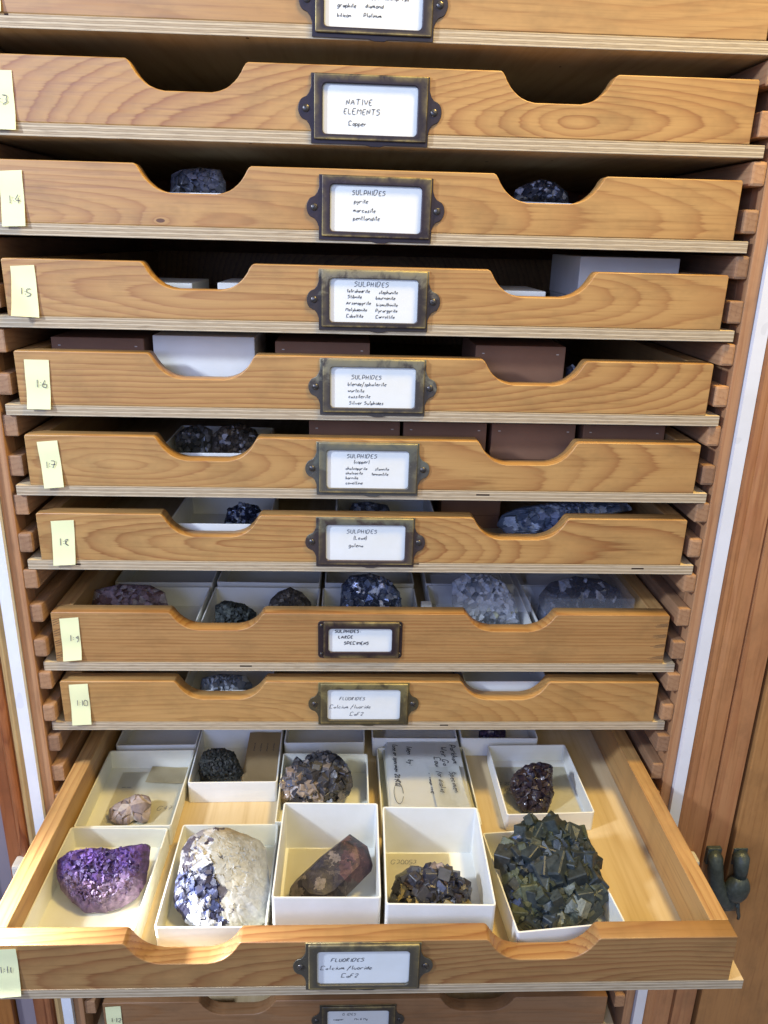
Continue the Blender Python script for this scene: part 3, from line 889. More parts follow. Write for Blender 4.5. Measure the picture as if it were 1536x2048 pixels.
GB = "brown card boxes in the drawers"
GW = "white card boxes in the drawers"
for x0, x1, lab in ((-0.2345, -0.1668, "left"), (-0.0703, 0.0004, "middle"), (0.0799, 0.1485, "right")):
    lidbox(x0, x1, 0.010, 0.085, FLOOR[6], 0.0442, "brown card box, %s one of three in drawer 1:6" % lab, M_brownbox, "brown_box", GB)
for x0, x1, lab in ((-0.0456, 0.0248, "leftmost"), (0.0275, 0.0925, "second"), (0.0965, 0.1625, "third"), (0.1685, 0.2335, "rightmost")):
    lidbox(x0, x1, 0.010, 0.085, FLOOR[7], 0.0450, "brown card box, %s of four in drawer 1:7" % lab, M_brownbox, "brown_box", GB)
lidbox(0.0660, 0.1180, 0.060, 0.130, FLOOR[8], 0.0330, "brown card box behind the long blue rock in drawer 1:8", M_brownbox, "brown_box", GB)
lidbox(-0.1598, -0.0852, 0.008, 0.085, FLOOR[6], 0.0470, "white card box filling the left notch of drawer 1:6", M_tray2, "white_box", GW)
lidbox(0.1582, 0.2345, 0.030, 0.120, FLOOR[5], 0.0470, "tall white card box at the right of drawer 1:5", M_tray2, "white_box", GW)
lidbox(-0.2000, -0.1310, 0.020, 0.090, FLOOR[5], 0.0215, "low white card box left of the left notch in drawer 1:5", M_tray2, "white_box", GW)
lidbox(-0.1126, -0.0450, 0.020, 0.090, FLOOR[5], 0.0225, "low white card box right of the left notch in drawer 1:5", M_tray2, "white_box", GW)
lidbox(0.0620, 0.1318, 0.020, 0.090, FLOOR[5], 0.0215, "low white card box behind the right notch in drawer 1:5", M_tray2, "white_box", GW)
lidbox(0.0500, 0.0590, 0.012, 0.040, FLOOR[9], 0.0300, "narrow white card box beside the galena in drawer 1:9", M_tray2, "white_box", GW)

# clear plastic boxes over two rocks in drawer 1:9
kp = NT("clear_plastic")
kp.b.inputs["Alpha"].default_value = 0.07
M_clear = kp.out((0.85, 0.9, 1.0), 0.04, 0, 0.9)
for x0, x1, y0, y1, lab in ((0.062, 0.1435, 0.0170, 0.0900, "clear plastic box over the whitish crystal in drawer 1:9"), (0.153, 0.2325, 0.0140, 0.0900, "clear plastic box over the dark rock in drawer 1:9")):
    bm = bmesh.new()
    w_, d_ = x1 - x0, y1 - y0
    add_box(bm, -w_ / 2 + .001, w_ / 2 - .001, -d_ / 2 + .001, d_ / 2 - .001, 0.0, 0.0435, 0.0012)
    add_box(bm, -w_ / 2 + .0001, w_ / 2 - .0001, -d_ / 2 + .0001, d_ / 2 - .0001, 0.030, 0.0315, 0.0004)
    o = mesh_obj("clear_box", finish(bm), M_clear, None, lab, "box", "clear plastic specimen boxes")
    o.location = ((x0 + x1) / 2, (y0 + y1) / 2, FLOOR[9] + 0.0014)

ROCKS={
 'amethyst':((-0.1894,-0.1317,-0.4516),62,[(-43.4,35.2),(-35.7,41.8),(-26.7,43.6),(-16.7,44.7),(-7.9,44.6),(-2.5,42.4),(2.5,44.2),(9.0,45.7),(16.6,46.4),(23.2,47.5),(24.8,45.2),(26.0,32.2),(26.1,19.5),(21.8,9.0),(12.2,2.2),(0.3,-1.4),(-14.2,-1.2),(-25.0,6.0),(-35.6,14.8),(-41.6,25.4)]),
 'twin':((-0.2000,-0.0404,-0.4526),60,[(-14.5,3.4),(-15.8,11.8),(-10.9,16.9),(-3.4,21.6),(7.0,25.4),(15.8,23.7),(18.9,18.0),(19.8,8.3),(18.8,2.0),(14.5,0.3),(6.8,3.3),(2.2,-0.8),(-6.1,-0.8)]),
 'lump':((-0.1289,0.0119,-0.4516),45,[(-20.8,14.9),(-18.2,26.0),(-9.4,30.0),(-0.2,30.0),(10.6,26.8),(15.9,17.0),(21.1,8.2),(17.0,1.7),(-0.1,0.4),(-18.1,0.9)]),
 'cluster':((-0.0366,-0.0255,-0.4506),50,[(-37.1,13.9),(-36.0,24.4),(-29.8,33.0),(-22.4,44.8),(-16.8,40.8),(-13.7,41.7),(-8.1,47.8),(2.1,50.0),(13.0,46.9),(21.2,40.7),(26.7,30.7),(28.5,20.8),(25.1,11.5),(17.3,4.0),(0.1,-0.8),(-17.3,0.1),(-32.7,4.3)]),
 'bluequartz':((-0.1021,-0.1532,-0.4486),62,[(-35.8,56.2),(-31.5,65.5),(-22.1,71.1),(-12.7,73.0),(-1.1,72.2),(10.8,67.9),(22.7,63.3),(28.3,55.8),(31.0,41.2),(33.6,27.1),(35.1,16.9),(31.4,5.3),(21.1,0.5),(10.6,-0.1),(-3.6,0.1),(-16.1,1.5),(-25.5,5.8),(-34.2,15.8),(-36.7,22.6),(-36.5,34.7),(-35.5,47.1)]),
 'prism':((-0.0319,-0.1373,-0.4516),62,[(-23.7,10.5),(-23.1,19.2),(-19.0,24.5),(-1.4,40.8),(21.5,58.5),(35.2,48.9),(39.3,35.0),(38.1,30.6),(21.9,15.3),(10.9,5.0),(0.0,-0.0),(-14.7,1.8)]),
 'greycubes':((0.0447,-0.1455,-0.4496),48,[(-27.9,10.7),(-23.4,20.5),(-21.3,30.6),(-16.4,32.6),(-13.0,34.6),(-9.2,37.0),(-4.4,33.2),(1.3,36.9),(7.0,37.9),(14.6,38.5),(21.9,33.7),(29.2,28.5),(36.2,20.7),(34.6,13.4),(36.0,6.8),(25.7,0.4),(-0.0,-1.0),(-21.8,1.5)]),
 'greencubes':((0.1333,-0.1589,-0.4476),60,[(-31.5,55.5),(-24.7,64.6),(-16.2,70.2),(-9.1,79.7),(-3.9,82.8),(2.7,79.6),(8.5,78.8),(15.1,83.0),(20.0,81.5),(20.7,75.7),(28.0,76.8),(36.9,71.8),(41.3,64.2),(45.0,53.1),(44.7,42.3),(46.7,33.5),(42.4,21.4),(31.2,11.5),(18.7,3.4),(0.1,0.6),(-17.2,1.4),(-23.7,12.0),(-29.4,25.5),(-31.5,39.3)]),
 'brownlump':((0.1511,-0.0308,-0.4526),52,[(-18.7,29.0),(-14.0,35.5),(-4.2,42.1),(5.2,44.3),(13.4,44.3),(21.2,40.8),(18.6,24.5),(18.8,16.0),(14.2,7.5),(11.0,0.4),(-10.9,1.3),(-16.4,11.8),(-20.0,20.4)]),
 'purple14':((0.1267,0.0623,-0.4516),45,[(-12.2,2.4),(-9.9,15.9),(-1.1,20.8),(11.5,20.8),(17.1,15.9),(15.1,2.4)]),
 'ghost':((-0.1267,0.0350,0.0436),5,[(-19.8,-0.5),(-18.4,14.7),(-11.8,18.3),(2.6,20.3),(16.9,19.0),(20.9,10.7),(19.9,0.5)]),
 'veined':((0.1251,0.0350,0.0442),5,[(-21.6,-0.5),(-19.3,10.6),(-12.2,14.9),(-1.3,18.6),(10.0,16.5),(19.8,9.9),(22.5,0.6)]),
 'smallblue':((0.1622,0.0300,-0.0893),15,[(-6.8,-0.2),(-5.7,15.6),(-0.6,18.4),(4.3,13.8),(5.2,0.1)]),
 'ra':((-0.1365,0.0300,-0.1553),20,[(-16.0,-0.2),(-18.3,21.9),(-10.4,28.1),(1.5,31.1),(11.6,26.4),(14.0,0.2)]),
 'rb':((-0.1065,0.0300,-0.1549),20,[(-19.2,-0.3),(-18.3,22.0),(-10.4,29.4),(3.6,32.0),(15.7,27.3),(21.5,18.5),(18.1,0.2)]),
 'r8a':((-0.1004,0.0300,-0.2109),25,[(-18.6,-0.1),(-14.8,14.5),(-4.6,20.5),(9.9,19.0),(15.5,10.7),(12.4,0.2)]),
 'r8b':((0.1472,0.0300,-0.2104),25,[(-38.3,3.8),(-31.8,13.2),(-16.9,18.9),(8.8,23.5),(43.2,25.6),(75.5,23.8),(80.5,17.9),(51.5,11.2),(21.3,1.1),(-0.1,-5.1),(-25.6,-4.5)]),
 'r8c':((0.0039,0.0500,-0.2103),25,[(-21.5,-0.2),(-15.2,14.6),(-0.1,16.0),(15.0,13.2),(21.6,0.2)]),
 'pink':((-0.1945,0.0309,-0.3082),32,[(-44.5,20.1),(-41.5,35.4),(-20.2,40.9),(5.9,40.2),(19.4,33.6),(23.7,20.5),(30.4,9.7),(27.9,1.0),(8.6,0.0),(-26.0,2.9)]),
 'darklump':((-0.1124,0.0299,-0.3082),32,[(-17.3,0.8),(-18.4,23.4),(-9.9,27.8),(7.7,24.4),(18.4,17.0),(15.1,0.9)]),
 'dome':((-0.0661,0.0492,-0.3062),30,[(-22.3,-0.1),(-18.4,17.8),(-11.9,24.6),(-0.8,29.6),(10.6,24.7),(18.4,15.8),(20.1,0.1),(0.1,-4.4)]),
 'galena':((0.0056,0.0452,-0.3062),30,[(-27.8,2.1),(-26.0,33.4),(-18.4,41.6),(-0.3,44.5),(17.9,38.3),(26.9,27.0),(30.5,2.4),(0.0,-2.2)]),
 'whitish':((0.1088,0.0415,-0.3072),32,[(-29.3,3.0),(-29.6,39.0),(-17.1,47.8),(5.8,47.0),(19.3,39.4),(27.9,23.5),(31.7,3.3),(-0.1,0.0)]),
 'darkjar':((0.1952,0.0425,-0.3072),32,[(-39.5,2.9),(-36.1,27.8),(-25.5,39.3),(-2.1,45.4),(20.9,42.8),(38.8,32.8),(40.1,3.3),(0.0,-0.0)]),
 'r10':((-0.1200,0.0091,-0.3594),32,[(-22.3,-1.3),(-21.0,15.3),(-5.2,18.7),(16.5,17.9),(23.4,9.4),(21.6,-1.2)]),
}


# ---------------------------------------------------------------- minerals
def inside_ray(poly, th):
    """Distance from the origin to the outline along angle th."""
    dx, dy = math.cos(th), math.sin(th)
    best = 0.0
    n = len(poly)
    for i in range(n):
        ax, ay = poly[i]
        bx, by = poly[(i + 1) % n]
        ex, ey = bx - ax, by - ay
        den = dx * ey - dy * ex
        if abs(den) < 1e-12: continue
        t = (ax * ey - ay * ex) / den
        s = (ax * dy - ay * dx) / den
        if t > 0 and -1e-6 <= s <= 1 + 1e-6: best = max(best, t)
    return best


def cube_template(bev=0.10):
    b = bmesh.new()
    add_box(b, -1, 1, -1, 1, -1, 1)
    bmesh.ops.bevel(b, geom=b.edges[:], offset=bev, segments=1, affect='EDGES')
    b.verts.index_update()
    t = ([v.co.copy() for v in b.verts], [[v.index for v in f.verts] for f in b.faces])
    b.free()
    return t


CUBE = cube_template()


def rock(name, key, floor, T, Tb, cells, amp, pal, mat, label, prof='dome', cubes=None, jag=0.02, seed=1, tilt=1.0, cat="mineral", warp=0.0, sm=None):
    P0, e, pts = ROCKS[key]
    e = R(e)
    U = Vector((1, 0, 0))
    V = Vector((0, math.sin(e), math.cos(e)))
    N = Vector((0, -math.cos(e), math.sin(e)))
    P0 = Vector(P0)
    pts = [(a / 1000, b / 1000) for a, b in pts]
    xs = [p[0] for p in pts]
    ys = [p[1] for p in pts]
    x0, x1, y0, y1 = min(xs), max(xs), min(ys), max(ys)
    cx, cy = (x0 + x1) / 2, (y0 + y1) / 2
    pc = [(a - cx, b - cy) for a, b in pts]
    rnd = random.Random(seed * 31 + 7)
    size = max(x1 - x0, y1 - y0)
    NS, NR, NB = 150, 44, 10
    rad = []
    for j in range(NS):
        th = 2 * math.pi * j / NS
        r = inside_ray(pc, th)
        q = mnoise.noise(Vector((math.cos(th) * 6, math.sin(th) * 6, seed * 2.3))) * jag + mnoise.noise(Vector((math.cos(th) * 20, math.sin(th) * 20, seed))) * jag * 0.6
        rad.append(r * (1 + q))
    seeds = []
    for _ in range(cells):
        a = rnd.uniform(0, 2 * math.pi)
        s = math.sqrt(rnd.random())
        r = inside_ray(pc, a) * s
        px, py = cx + r * math.cos(a), cy + r * math.sin(a)
        seeds.append((px, py, rnd.uniform(-1, 1), rnd.uniform(-1, 1), rnd.uniform(-1, 1), pal((px - x0) / (x1 - x0), (py - y0) / (y1 - y0), rnd)))
    csz = size / math.sqrt(cells)

    def near(px, py):
        if warp:
            px += warp * mnoise.noise(Vector((px * 160, py * 160, seed + 9)))+ warp * 0.5 * mnoise.noise(Vector((px * 500, py * 500, seed + 9)))
            py += warp * mnoise.noise(Vector((px * 160, py * 160, seed + 19)))+ warp * 0.5 * mnoise.noise(Vector((px * 500, py * 500, seed + 29)))
        return min(seeds, key=lambda q: (q[0] - px) ** 2 + (q[1] - py) ** 2)

    def prof_h(s):
        if prof == 'flat': return T * min(1.0, (1 - s) * 3.2) ** 0.8
        if prof == 'slab': return T * min(1.0, (1 - s ** 2) * 2.2) ** 0.6
        return T * max(0.0, 1 - s ** 2.2) ** 0.62
    bm = bmesh.new()
    cl = bm.loops.layers.float_color.new("Col")
    vcol = {}

    def mk(px, py, d):
        p = P0 + U * px + V * py + N * d
        if p.z < floor + 0.0013: p.z = floor + 0.0013
        return bm.verts.new(p)

    def fn(px, py, s):
        c = near(px, py)
        base = prof_h(s)
        f = (1 - s ** 8)
        disp = amp * c[2] + ((px - c[0]) * c[3] + (py - c[1]) * c[4]) * tilt
        disp = max(-amp * 2.2, min(amp * 2.2, disp))
        disp += mnoise.noise(Vector((px * 180, py * 180, seed))) * amp * 0.25
        if sm: disp = disp * sm((px - x0) / (x1 - x0), (py - y0) / (y1 - y0)) + 0.0012 * mnoise.noise(Vector((px * 60, py * 60, seed)))
        return base + disp * f, c[5]
    rings = []
    d0, c0 = fn(cx, cy, 0)
    vc = mk(cx, cy, d0)
    vcol[vc] = c0
    for i in range(1, NR + 1):
        s = (i / NR) ** 0.85
        row = []
        for j in range(NS):
            th = 2 * math.pi * j / NS
            px, py = cx + rad[j] * s * math.cos(th), cy + rad[j] * s * math.sin(th)
            d, c = fn(px, py, s)
            v = mk(px, py, d if i < NR else 0.0)
            vcol[v] = c
            row.append(v)
        rings.append(row)
    for j in range(NS):
        bm.faces.new((vc, rings[0][j], rings[0][(j + 1) % NS]))
    for a, b in zip(rings, rings[1:]):
        for j in range(NS):
            bm.faces.new((a[j], b[j], b[(j + 1) % NS], a[(j + 1) % NS]))
    prev = rings[-1]
    for i in range(1, NB + 1):
        s = 1 - i / NB
        if i < NB:
            row = []
            for j in range(NS):
                th = 2 * math.pi * j / NS
                px, py = cx + rad[j] * s * math.cos(th), cy + rad[j] * s * math.sin(th)
                v = mk(px, py, -Tb * math.sqrt(max(0, 1 - s * s)) * (1 + 0.3 * mnoise.noise(Vector((px * 90, py * 90, seed + 5)))))
                vcol[v] = near(px, py)[5]
                row.append(v)
            for j in range(NS):
                bm.faces.new((prev[j], row[j], row[(j + 1) % NS], prev[(j + 1) % NS]))
            prev = row
        else:
            v = mk(cx, cy, -Tb)
            vcol[v] = c0
            for j in range(NS):
                bm.faces.new((prev[j], v, prev[(j + 1) % NS]))
    bm.normal_update()
    for f in bm.faces:
        cc = vcol[f.verts[0]]
        for lp in f.loops:
            lp[cl] = (*cc, 1)
    if cubes:
        n, smin, smax, crnd = cubes
        for _ in range(n):
            a = rnd.uniform(0, 2 * math.pi)
            s = math.sqrt(rnd.uniform(0, 0.85))
            r = inside_ray(pc, a) * s
            px, py = cx + r * math.cos(a), cy + r * math.sin(a)
            hs = rnd.uniform(smin, smax) * (1 - 0.45 * s) / 2
            d, _c = fn(px, py, s)
            d -= hs * rnd.uniform(0.55, 1.0)
            M = Matrix.Translation(P0 + U * px + V * py + N * d) @ Matrix.Rotation(rnd.uniform(-crnd, crnd) + 0.6, 4, 'Z') @ Matrix.Rotation(rnd.uniform(-crnd, crnd) + 0.5, 4, 'X') @ Matrix.Rotation(rnd.uniform(-crnd, crnd), 4, 'Y')
            dims = Vector((hs * rnd.uniform(.8, 1.2), hs * rnd.uniform(.8, 1.2), hs * rnd.uniform(.8, 1.2)))
            vs = []
            for co in CUBE[0]:
                p = M @ Vector((co.x * dims.x, co.y * dims.y, co.z * dims.z))
                if p.z < floor + 0.0013: p.z = floor + 0.0013
                vs.append(bm.verts.new(p))
            cc = pal((px - x0) / (x1 - x0), (py - y0) / (y1 - y0), rnd)
            for f in CUBE[1]:
                ff = bm.faces.new([vs[i] for i in f])
                for lp in ff.loops:
                    lp[cl] = (*cc, 1)
    org = P0 + U * cx + V * (cy * 0.5)
    org.z = floor + 0.0013
    bmesh.ops.translate(bm, verts=bm.verts, vec=-org)
    me = bpy.data.meshes.new("m")
    bm.to_mesh(me)
    bm.free()
    o = mesh_obj(name, me, mat, None, label, cat)
    o.location = org
    return o


def pick(rnd, *cs):
    """weighted colours: (weight, rgb)"""
    t = rnd.random() * sum(c[0] for c in cs)
    for w_, c in cs:
        t -= w_
        if t <= 0:
            k = rnd.uniform(0.82, 1.18)
            return tuple(q * k for q in c)
    return cs[-1][1]


def lerp3(a, b, t):
    t = max(0.0, min(1.0, t))
    return tuple(x * (1 - t) + y * t for x, y in zip(a, b))


def p_amethyst(u, v, r):
    n = mnoise.noise(Vector((u * 5, v * 5, 1.5))) + 0.5 * mnoise.noise(Vector((u * 13, v * 13, 4.5)))
    c = lerp3((0.030, 0.015, 0.060), (0.115, 0.060, 0.225), 0.5 + 0.9 * n)
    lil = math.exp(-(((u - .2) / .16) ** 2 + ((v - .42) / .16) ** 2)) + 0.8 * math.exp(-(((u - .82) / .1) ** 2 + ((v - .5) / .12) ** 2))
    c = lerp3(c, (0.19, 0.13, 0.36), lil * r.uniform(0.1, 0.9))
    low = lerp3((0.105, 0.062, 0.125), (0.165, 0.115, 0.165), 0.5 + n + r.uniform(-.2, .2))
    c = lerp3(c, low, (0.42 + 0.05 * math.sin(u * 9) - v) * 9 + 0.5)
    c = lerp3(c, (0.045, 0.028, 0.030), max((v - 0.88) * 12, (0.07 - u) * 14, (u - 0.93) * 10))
    k = r.uniform(0.8, 1.2)
    return tuple(q * k for q in c)


def blueq_edge(v):
    return 0.27 + (1 - v) * 0.30 if v < 0.75 else 0.34


def p_blueq(u, v, r):
    edge = blueq_edge(v)
    if u < edge:
        if v > 0.55: return pick(r, (3, (0.52, 0.50, 0.45)), (2.4, (0.10, 0.085, 0.105)), (1, (0.34, 0.32, 0.33)))
        if 0.02 < v < 0.30 and 0.17 < u < 0.42: return pick(r, (5, (0.50, 0.52, 0.56)), (1.2, (0.10, 0.12, 0.26)), (1, (0.03, 0.03, 0.05)))
        return pick(r, (2.4, (0.07, 0.085, 0.175)), (1.0, (0.14, 0.165, 0.30)), (4, (0.018, 0.018, 0.040)), (.9, (0.42, 0.43, 0.47)))
    if u < edge + 0.11 and r.random() < 0.22: return (0.06, 0.05, 0.05)
    n = mnoise.noise(Vector((u * 4, v * 4, 7.5))) + 0.4 * mnoise.noise(Vector((u * 11, v * 11, 3.5)))
    c = lerp3((0.25, 0.235, 0.18), (0.40, 0.38, 0.30), 0.5 + 1.2 * n)
    c = lerp3(c, (0.29, 0.295, 0.275), (u - 0.62) * 5)
    c = lerp3(c, (0.30, 0.235, 0.14), (v - 0.84) * 9)
    k = r.uniform(0.95, 1.05)
    return tuple(q * k for q in c)


def p_prism(u, v, r):
    if u > 0.6 and v > 0.35: return pick(r, (3, (0.05, 0.024, 0.028)), (1, (0.09, 0.045, 0.042)), (1.6, (0.02, 0.014, 0.02)))
    return pick(r, (3, (0.030, 0.024, 0.028)), (2, (0.060, 0.047, 0.044)), (.8, (0.13, 0.105, 0.092)), (3, (0.016, 0.013, 0.020)))


def p_greyc(u, v, r):
    if v < 0.34 or (u < 0.3 and v < 0.8 and r.random() < 0.5): return pick(r, (3, (0.24, 0.19, 0.085)), (2, (0.09, 0.09, 0.055)), (2, (0.035, 0.035, 0.03)), (1, (0.36, 0.29, 0.15)))
    if v > 0.85 and u > 0.5: return pick(r, (1, (0.24, 0.19, 0.17)), (2, (0.05, 0.05, 0.06)))
    return pick(r, (5, (0.026, 0.026, 0.037)), (2, (0.045, 0.045, 0.055)), (1, (0.04, 0.028, 0.026)))


def p_green(u, v, r):
    if v < 0.35 and u > 0.45: return pick(r, (3, (0.062, 0.073, 0.056)), (.25, (0.17, 0.18, 0.14)), (2, (0.034, 0.043, 0.041)))
    if u < 0.25: return pick(r, (2, (0.07, 0.08, 0.045)), (2, (0.03, 0.035, 0.035)), (.3, (0.09, 0.13, 0.25)))
    if v > 0.78: return pick(r, (1, (0.055, 0.066, 0.036)), (2, (0.026, 0.034, 0.030)))
    return pick(r, (4, (0.026, 0.034, 0.035)), (2, (0.040, 0.049, 0.037)), (2, (0.030, 0.040, 0.050)))


def p_cluster(u, v, r):
    if v < 0.42 and u < 0.66: return pick(r, (3, (0.25, 0.20, 0.165)), (2.6, (0.04, 0.04, 0.05)), (.5, (0.38, 0.33, 0.29)))
    if v < 0.7 and u < 0.3: return pick(r, (1, (0.28, 0.22, 0.19)), (2, (0.08, 0.07, 0.07)))
    return pick(r, (5, (0.034, 0.033, 0.038)), (3, (0.058, 0.055, 0.056)), (.6, (0.14, 0.12, 0.11)))


mA = rock_mat("amethyst", 0.48, 0.35, 0.0, 0.5)
mQ = rock_mat("quartz_rock", 0.42, 0.45, 0.0, 0.2)
mD = rock_mat("dark_crystal", 0.30, 0.5, 0.15, 0.4)
mF = rock_mat("green_fluorite", 0.36, 0.35, 0.0, 0.5)
mR = rock_mat("rough_rock", 0.65, 0.35, 0.0, 0.5)
mG = rock_mat("metallic_galena", 0.2, 0.8, 0.0, 0.3, metal=0.5)
F = FLOOR[11]
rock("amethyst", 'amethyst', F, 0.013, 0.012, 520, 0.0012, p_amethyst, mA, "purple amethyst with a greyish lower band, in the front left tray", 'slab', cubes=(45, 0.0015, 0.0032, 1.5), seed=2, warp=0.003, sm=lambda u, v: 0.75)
rock("crystal_pair", 'twin', F, 0.007, 0.006, 26, 0.0014, lambda u, v, r: pick(r, (3, (0.34, 0.27, 0.235)), (2, (0.22, 0.165, 0.145)), (1, (0.46, 0.40, 0.35))), mQ, "small pale brown double crystal lying on white paper", seed=3, tilt=0.5)
rock("black_lump", 'lump', F, 0.010, 0.008, 220, 0.0010, lambda u, v, r: pick(r, (4, (0.030, 0.031, 0.024)), (2, (0.05, 0.047, 0.037)), (1, (0.02, 0.02, 0.018))), mR, "small rough black lump beside a brown label", seed=4, jag=0.05, cubes=(60, 0.002, 0.004, 1.5))
rock("crystal_cluster", 'cluster', F, 0.016, 0.010, 110, 0.0019, p_cluster, mD, "round grey crystal cluster with beige speckled underside", seed=5, jag=0.03, cubes=(100, 0.0045, 0.0105, 1.5))
rock("blue_crystal_rock", 'bluequartz', F, 0.016, 0.012, 380, 0.0014, p_blueq, mQ, "large rock with blue and white crystals on the left and beige quartz on the right", 'dome', seed=6, jag=0.02, tilt=0.45, warp=0.0025, sm=lambda u, v: 1.0 if u < blueq_edge(v) else 0.30, cubes=None)
rock("mottled_prism", 'prism', F, 0.014, 0.010, 90, 0.0005, p_prism, rock_mat("polished_prism", 0.42, 0.35, 0.0, 0.5), "dark mottled brown prism lying diagonally in a deep tray", 'flat', seed=7, jag=0.0, tilt=0.1, warp=0.005, sm=lambda u, v: 0.08)
rock("grey_crystal_cluster", 'greycubes', F, 0.014, 0.012, 90, 0.0018, p_greyc, mD, "nearly black crystal cluster with yellowish base in front of the numbered paper", seed=8, jag=0.03, cubes=(95, 0.005, 0.0115, 1.5))
rock("green_crystal_cluster", 'greencubes', F, 0.013, 0.014, 150, 0.0028, p_green, mF, "large dark green crystal cluster in the front right tray", seed=9, jag=0.02, cubes=(85, 0.009, 0.021, 1.3), tilt=0.8)
rock("brown_crystal_lump", 'brownlump', F, 0.010, 0.009, 70, 0.0018, lambda u, v, r: pick(r, (4, (0.022, 0.014, 0.020)), (2, (0.036, 0.024, 0.026)), (.8, (0.09, 0.065, 0.06)) if v < 0.4 else (1, (0.035, 0.035, 0.06))), mD, "dark brown crystal lump in the tray right of the cards", seed=10, jag=0.05, cubes=(45, 0.003, 0.007, 1.5))
rock("dark_purple_crystal", 'purple14', F, 0.008, 0.007, 40, 0.0012, lambda u, v, r: pick(r, (2, (0.03, 0.02, 0.045)), (1, (0.06, 0.04, 0.08))), mD, "dark purple crystal in shade at the back of the open drawer", seed=11)
rock("grey_rock", 'ghost', FLOOR[4], 0.012, 0.012, 60, 0.0015, lambda u, v, r: pick(r, (2, (0.10, 0.11, 0.14)), (1, (0.18, 0.19, 0.24))), mD, "dim grey rock behind the left notch of drawer 1:4", seed=12)
rock("veined_rock", 'veined', FLOOR[4], 0.012, 0.012, 120, 0.0014, lambda u, v, r: pick(r, (5, (0.035, 0.04, 0.055)), (1.3, (0.45, 0.48, 0.56)) if v > .45 else (.4, (0.2, 0.2, 0.2))), mD, "dark rock with white veins behind the right notch of drawer 1:4", seed=13)
rock("blue_rock", 'smallblue', FLOOR[6], 0.005, 0.005, 40, 0.001, lambda u, v, r: pick(r, (2, (0.08, 0.10, 0.15)), (1, (0.3, 0.35, 0.45))), mD, "small bluish rock right of the brown box in drawer 1:6", seed=14)
rock("dark_rock", 'ra', FLOOR[7], 0.011, 0.010, 90, 0.0015, lambda u, v, r: pick(r, (3, (0.05, 0.05, 0.045)), (1, (0.12, 0.12, 0.12))), mD, "dark rock left of its neighbour in the tray of drawer 1:7", seed=15)
rock("glinting_rock", 'rb', FLOOR[7], 0.012, 0.010, 160, 0.0015, lambda u, v, r: pick(r, (3, (0.06, 0.05, 0.04)), (1, (0.16, 0.13, 0.09)), (.5, (0.3, 0.3, 0.32))), mD, "rounded brownish glinting rock right in the tray of drawer 1:7", seed=16)
rock("galena_lump", 'r8a', FLOOR[8], 0.010, 0.009, 120, 0.0015, lambda u, v, r: pick(r, (4, (0.035, 0.045, 0.08)), (1, (0.35, 0.42, 0.55))), mG, "blue black glittering lump behind the left notch of drawer 1:8", seed=17, cubes=(30, .003, .006, 1.5))
rock("long_blue_rock", 'r8b', FLOOR[8], 0.014, 0.012, 260, 0.0013, lambda u, v, r: pick(r, (4, (0.09, 0.12, 0.17)), (2, (0.16, 0.19, 0.26)), (1.2, (0.36, 0.42, 0.50))), mQ, "long grey blue rock behind the right notch of drawer 1:8", seed=18)
rock("grey_blue_rock", 'r8c', FLOOR[8], 0.008, 0.008, 80, 0.0013, lambda u, v, r: pick(r, (3, (0.08, 0.09, 0.12)), (1, (0.25, 0.28, 0.34))), mQ, "grey blue rock in the middle tray of drawer 1:8", seed=19)
rock("pink_rock", 'pink', FLOOR[9], 0.014, 0.012, 160, 0.0014, lambda u, v, r: pick(r, (3, (0.17, 0.12, 0.13)), (2, (0.10, 0.055, 0.05)), (1, (0.28, 0.24, 0.24))), mR, "pinkish brown rock at the left of drawer 1:9", seed=20)
rock("black_rock", 'darklump', FLOOR[9], 0.011, 0.010, 120, 0.0016, lambda u, v, r: pick(r, (3, (0.03, 0.036, 0.034)), (1, (0.07, 0.08, 0.07))), mR, "rough black rock behind the left notch of drawer 1:9", seed=21, jag=.05)
rock("brown_dome_rock", 'dome', FLOOR[9], 0.011, 0.010, 120, 0.0010, lambda u, v, r: pick(r, (3, (0.07, 0.06, 0.05)), (1, (0.16, 0.14, 0.11))), mR, "rounded brown rock right of the black rock in drawer 1:9", seed=22)
rock("galena", 'galena', FLOOR[9], 0.014, 0.012, 130, 0.0018, lambda u, v, r: pick(r, (4, (0.08, 0.10, 0.15)), (3, (0.22, 0.26, 0.34)), (1.2, (0.75, 0.80, 0.88))), mG, "glittering blue grey galena in the middle of drawer 1:9", seed=23, cubes=(90, .003, .009, 1.5))
rock("whitish_crystal", 'whitish', FLOOR[9], 0.011, 0.010, 170, 0.0012, lambda u, v, r: pick(r, (3, (0.42, 0.45, 0.50)), (2, (0.25, 0.27, 0.30)), (1, (0.10, 0.12, 0.15)), (1, (0.3, 0.3, 0.18)) if v < .3 else (1, (0.5, 0.52, 0.56))), mQ, "whitish crystal inside a clear box in drawer 1:9", seed=24)
rock("dark_boxed_rock", 'darkjar', FLOOR[9], 0.011, 0.010, 120, 0.0014, lambda u, v, r: pick(r, (4, (0.03, 0.035, 0.055)), (.5, (0.3, 0.32, 0.38))), mD, "dark rock inside the right clear box in drawer 1:9", seed=25)
rock("shiny_rock", 'r10', FLOOR[10], 0.008, 0.007, 100, 0.0012, lambda u, v, r: pick(r, (3, (0.10, 0.11, 0.12)), (1, (0.3, 0.32, 0.33))), mQ, "shiny grey rock behind the left notch of drawer 1:10", seed=26)


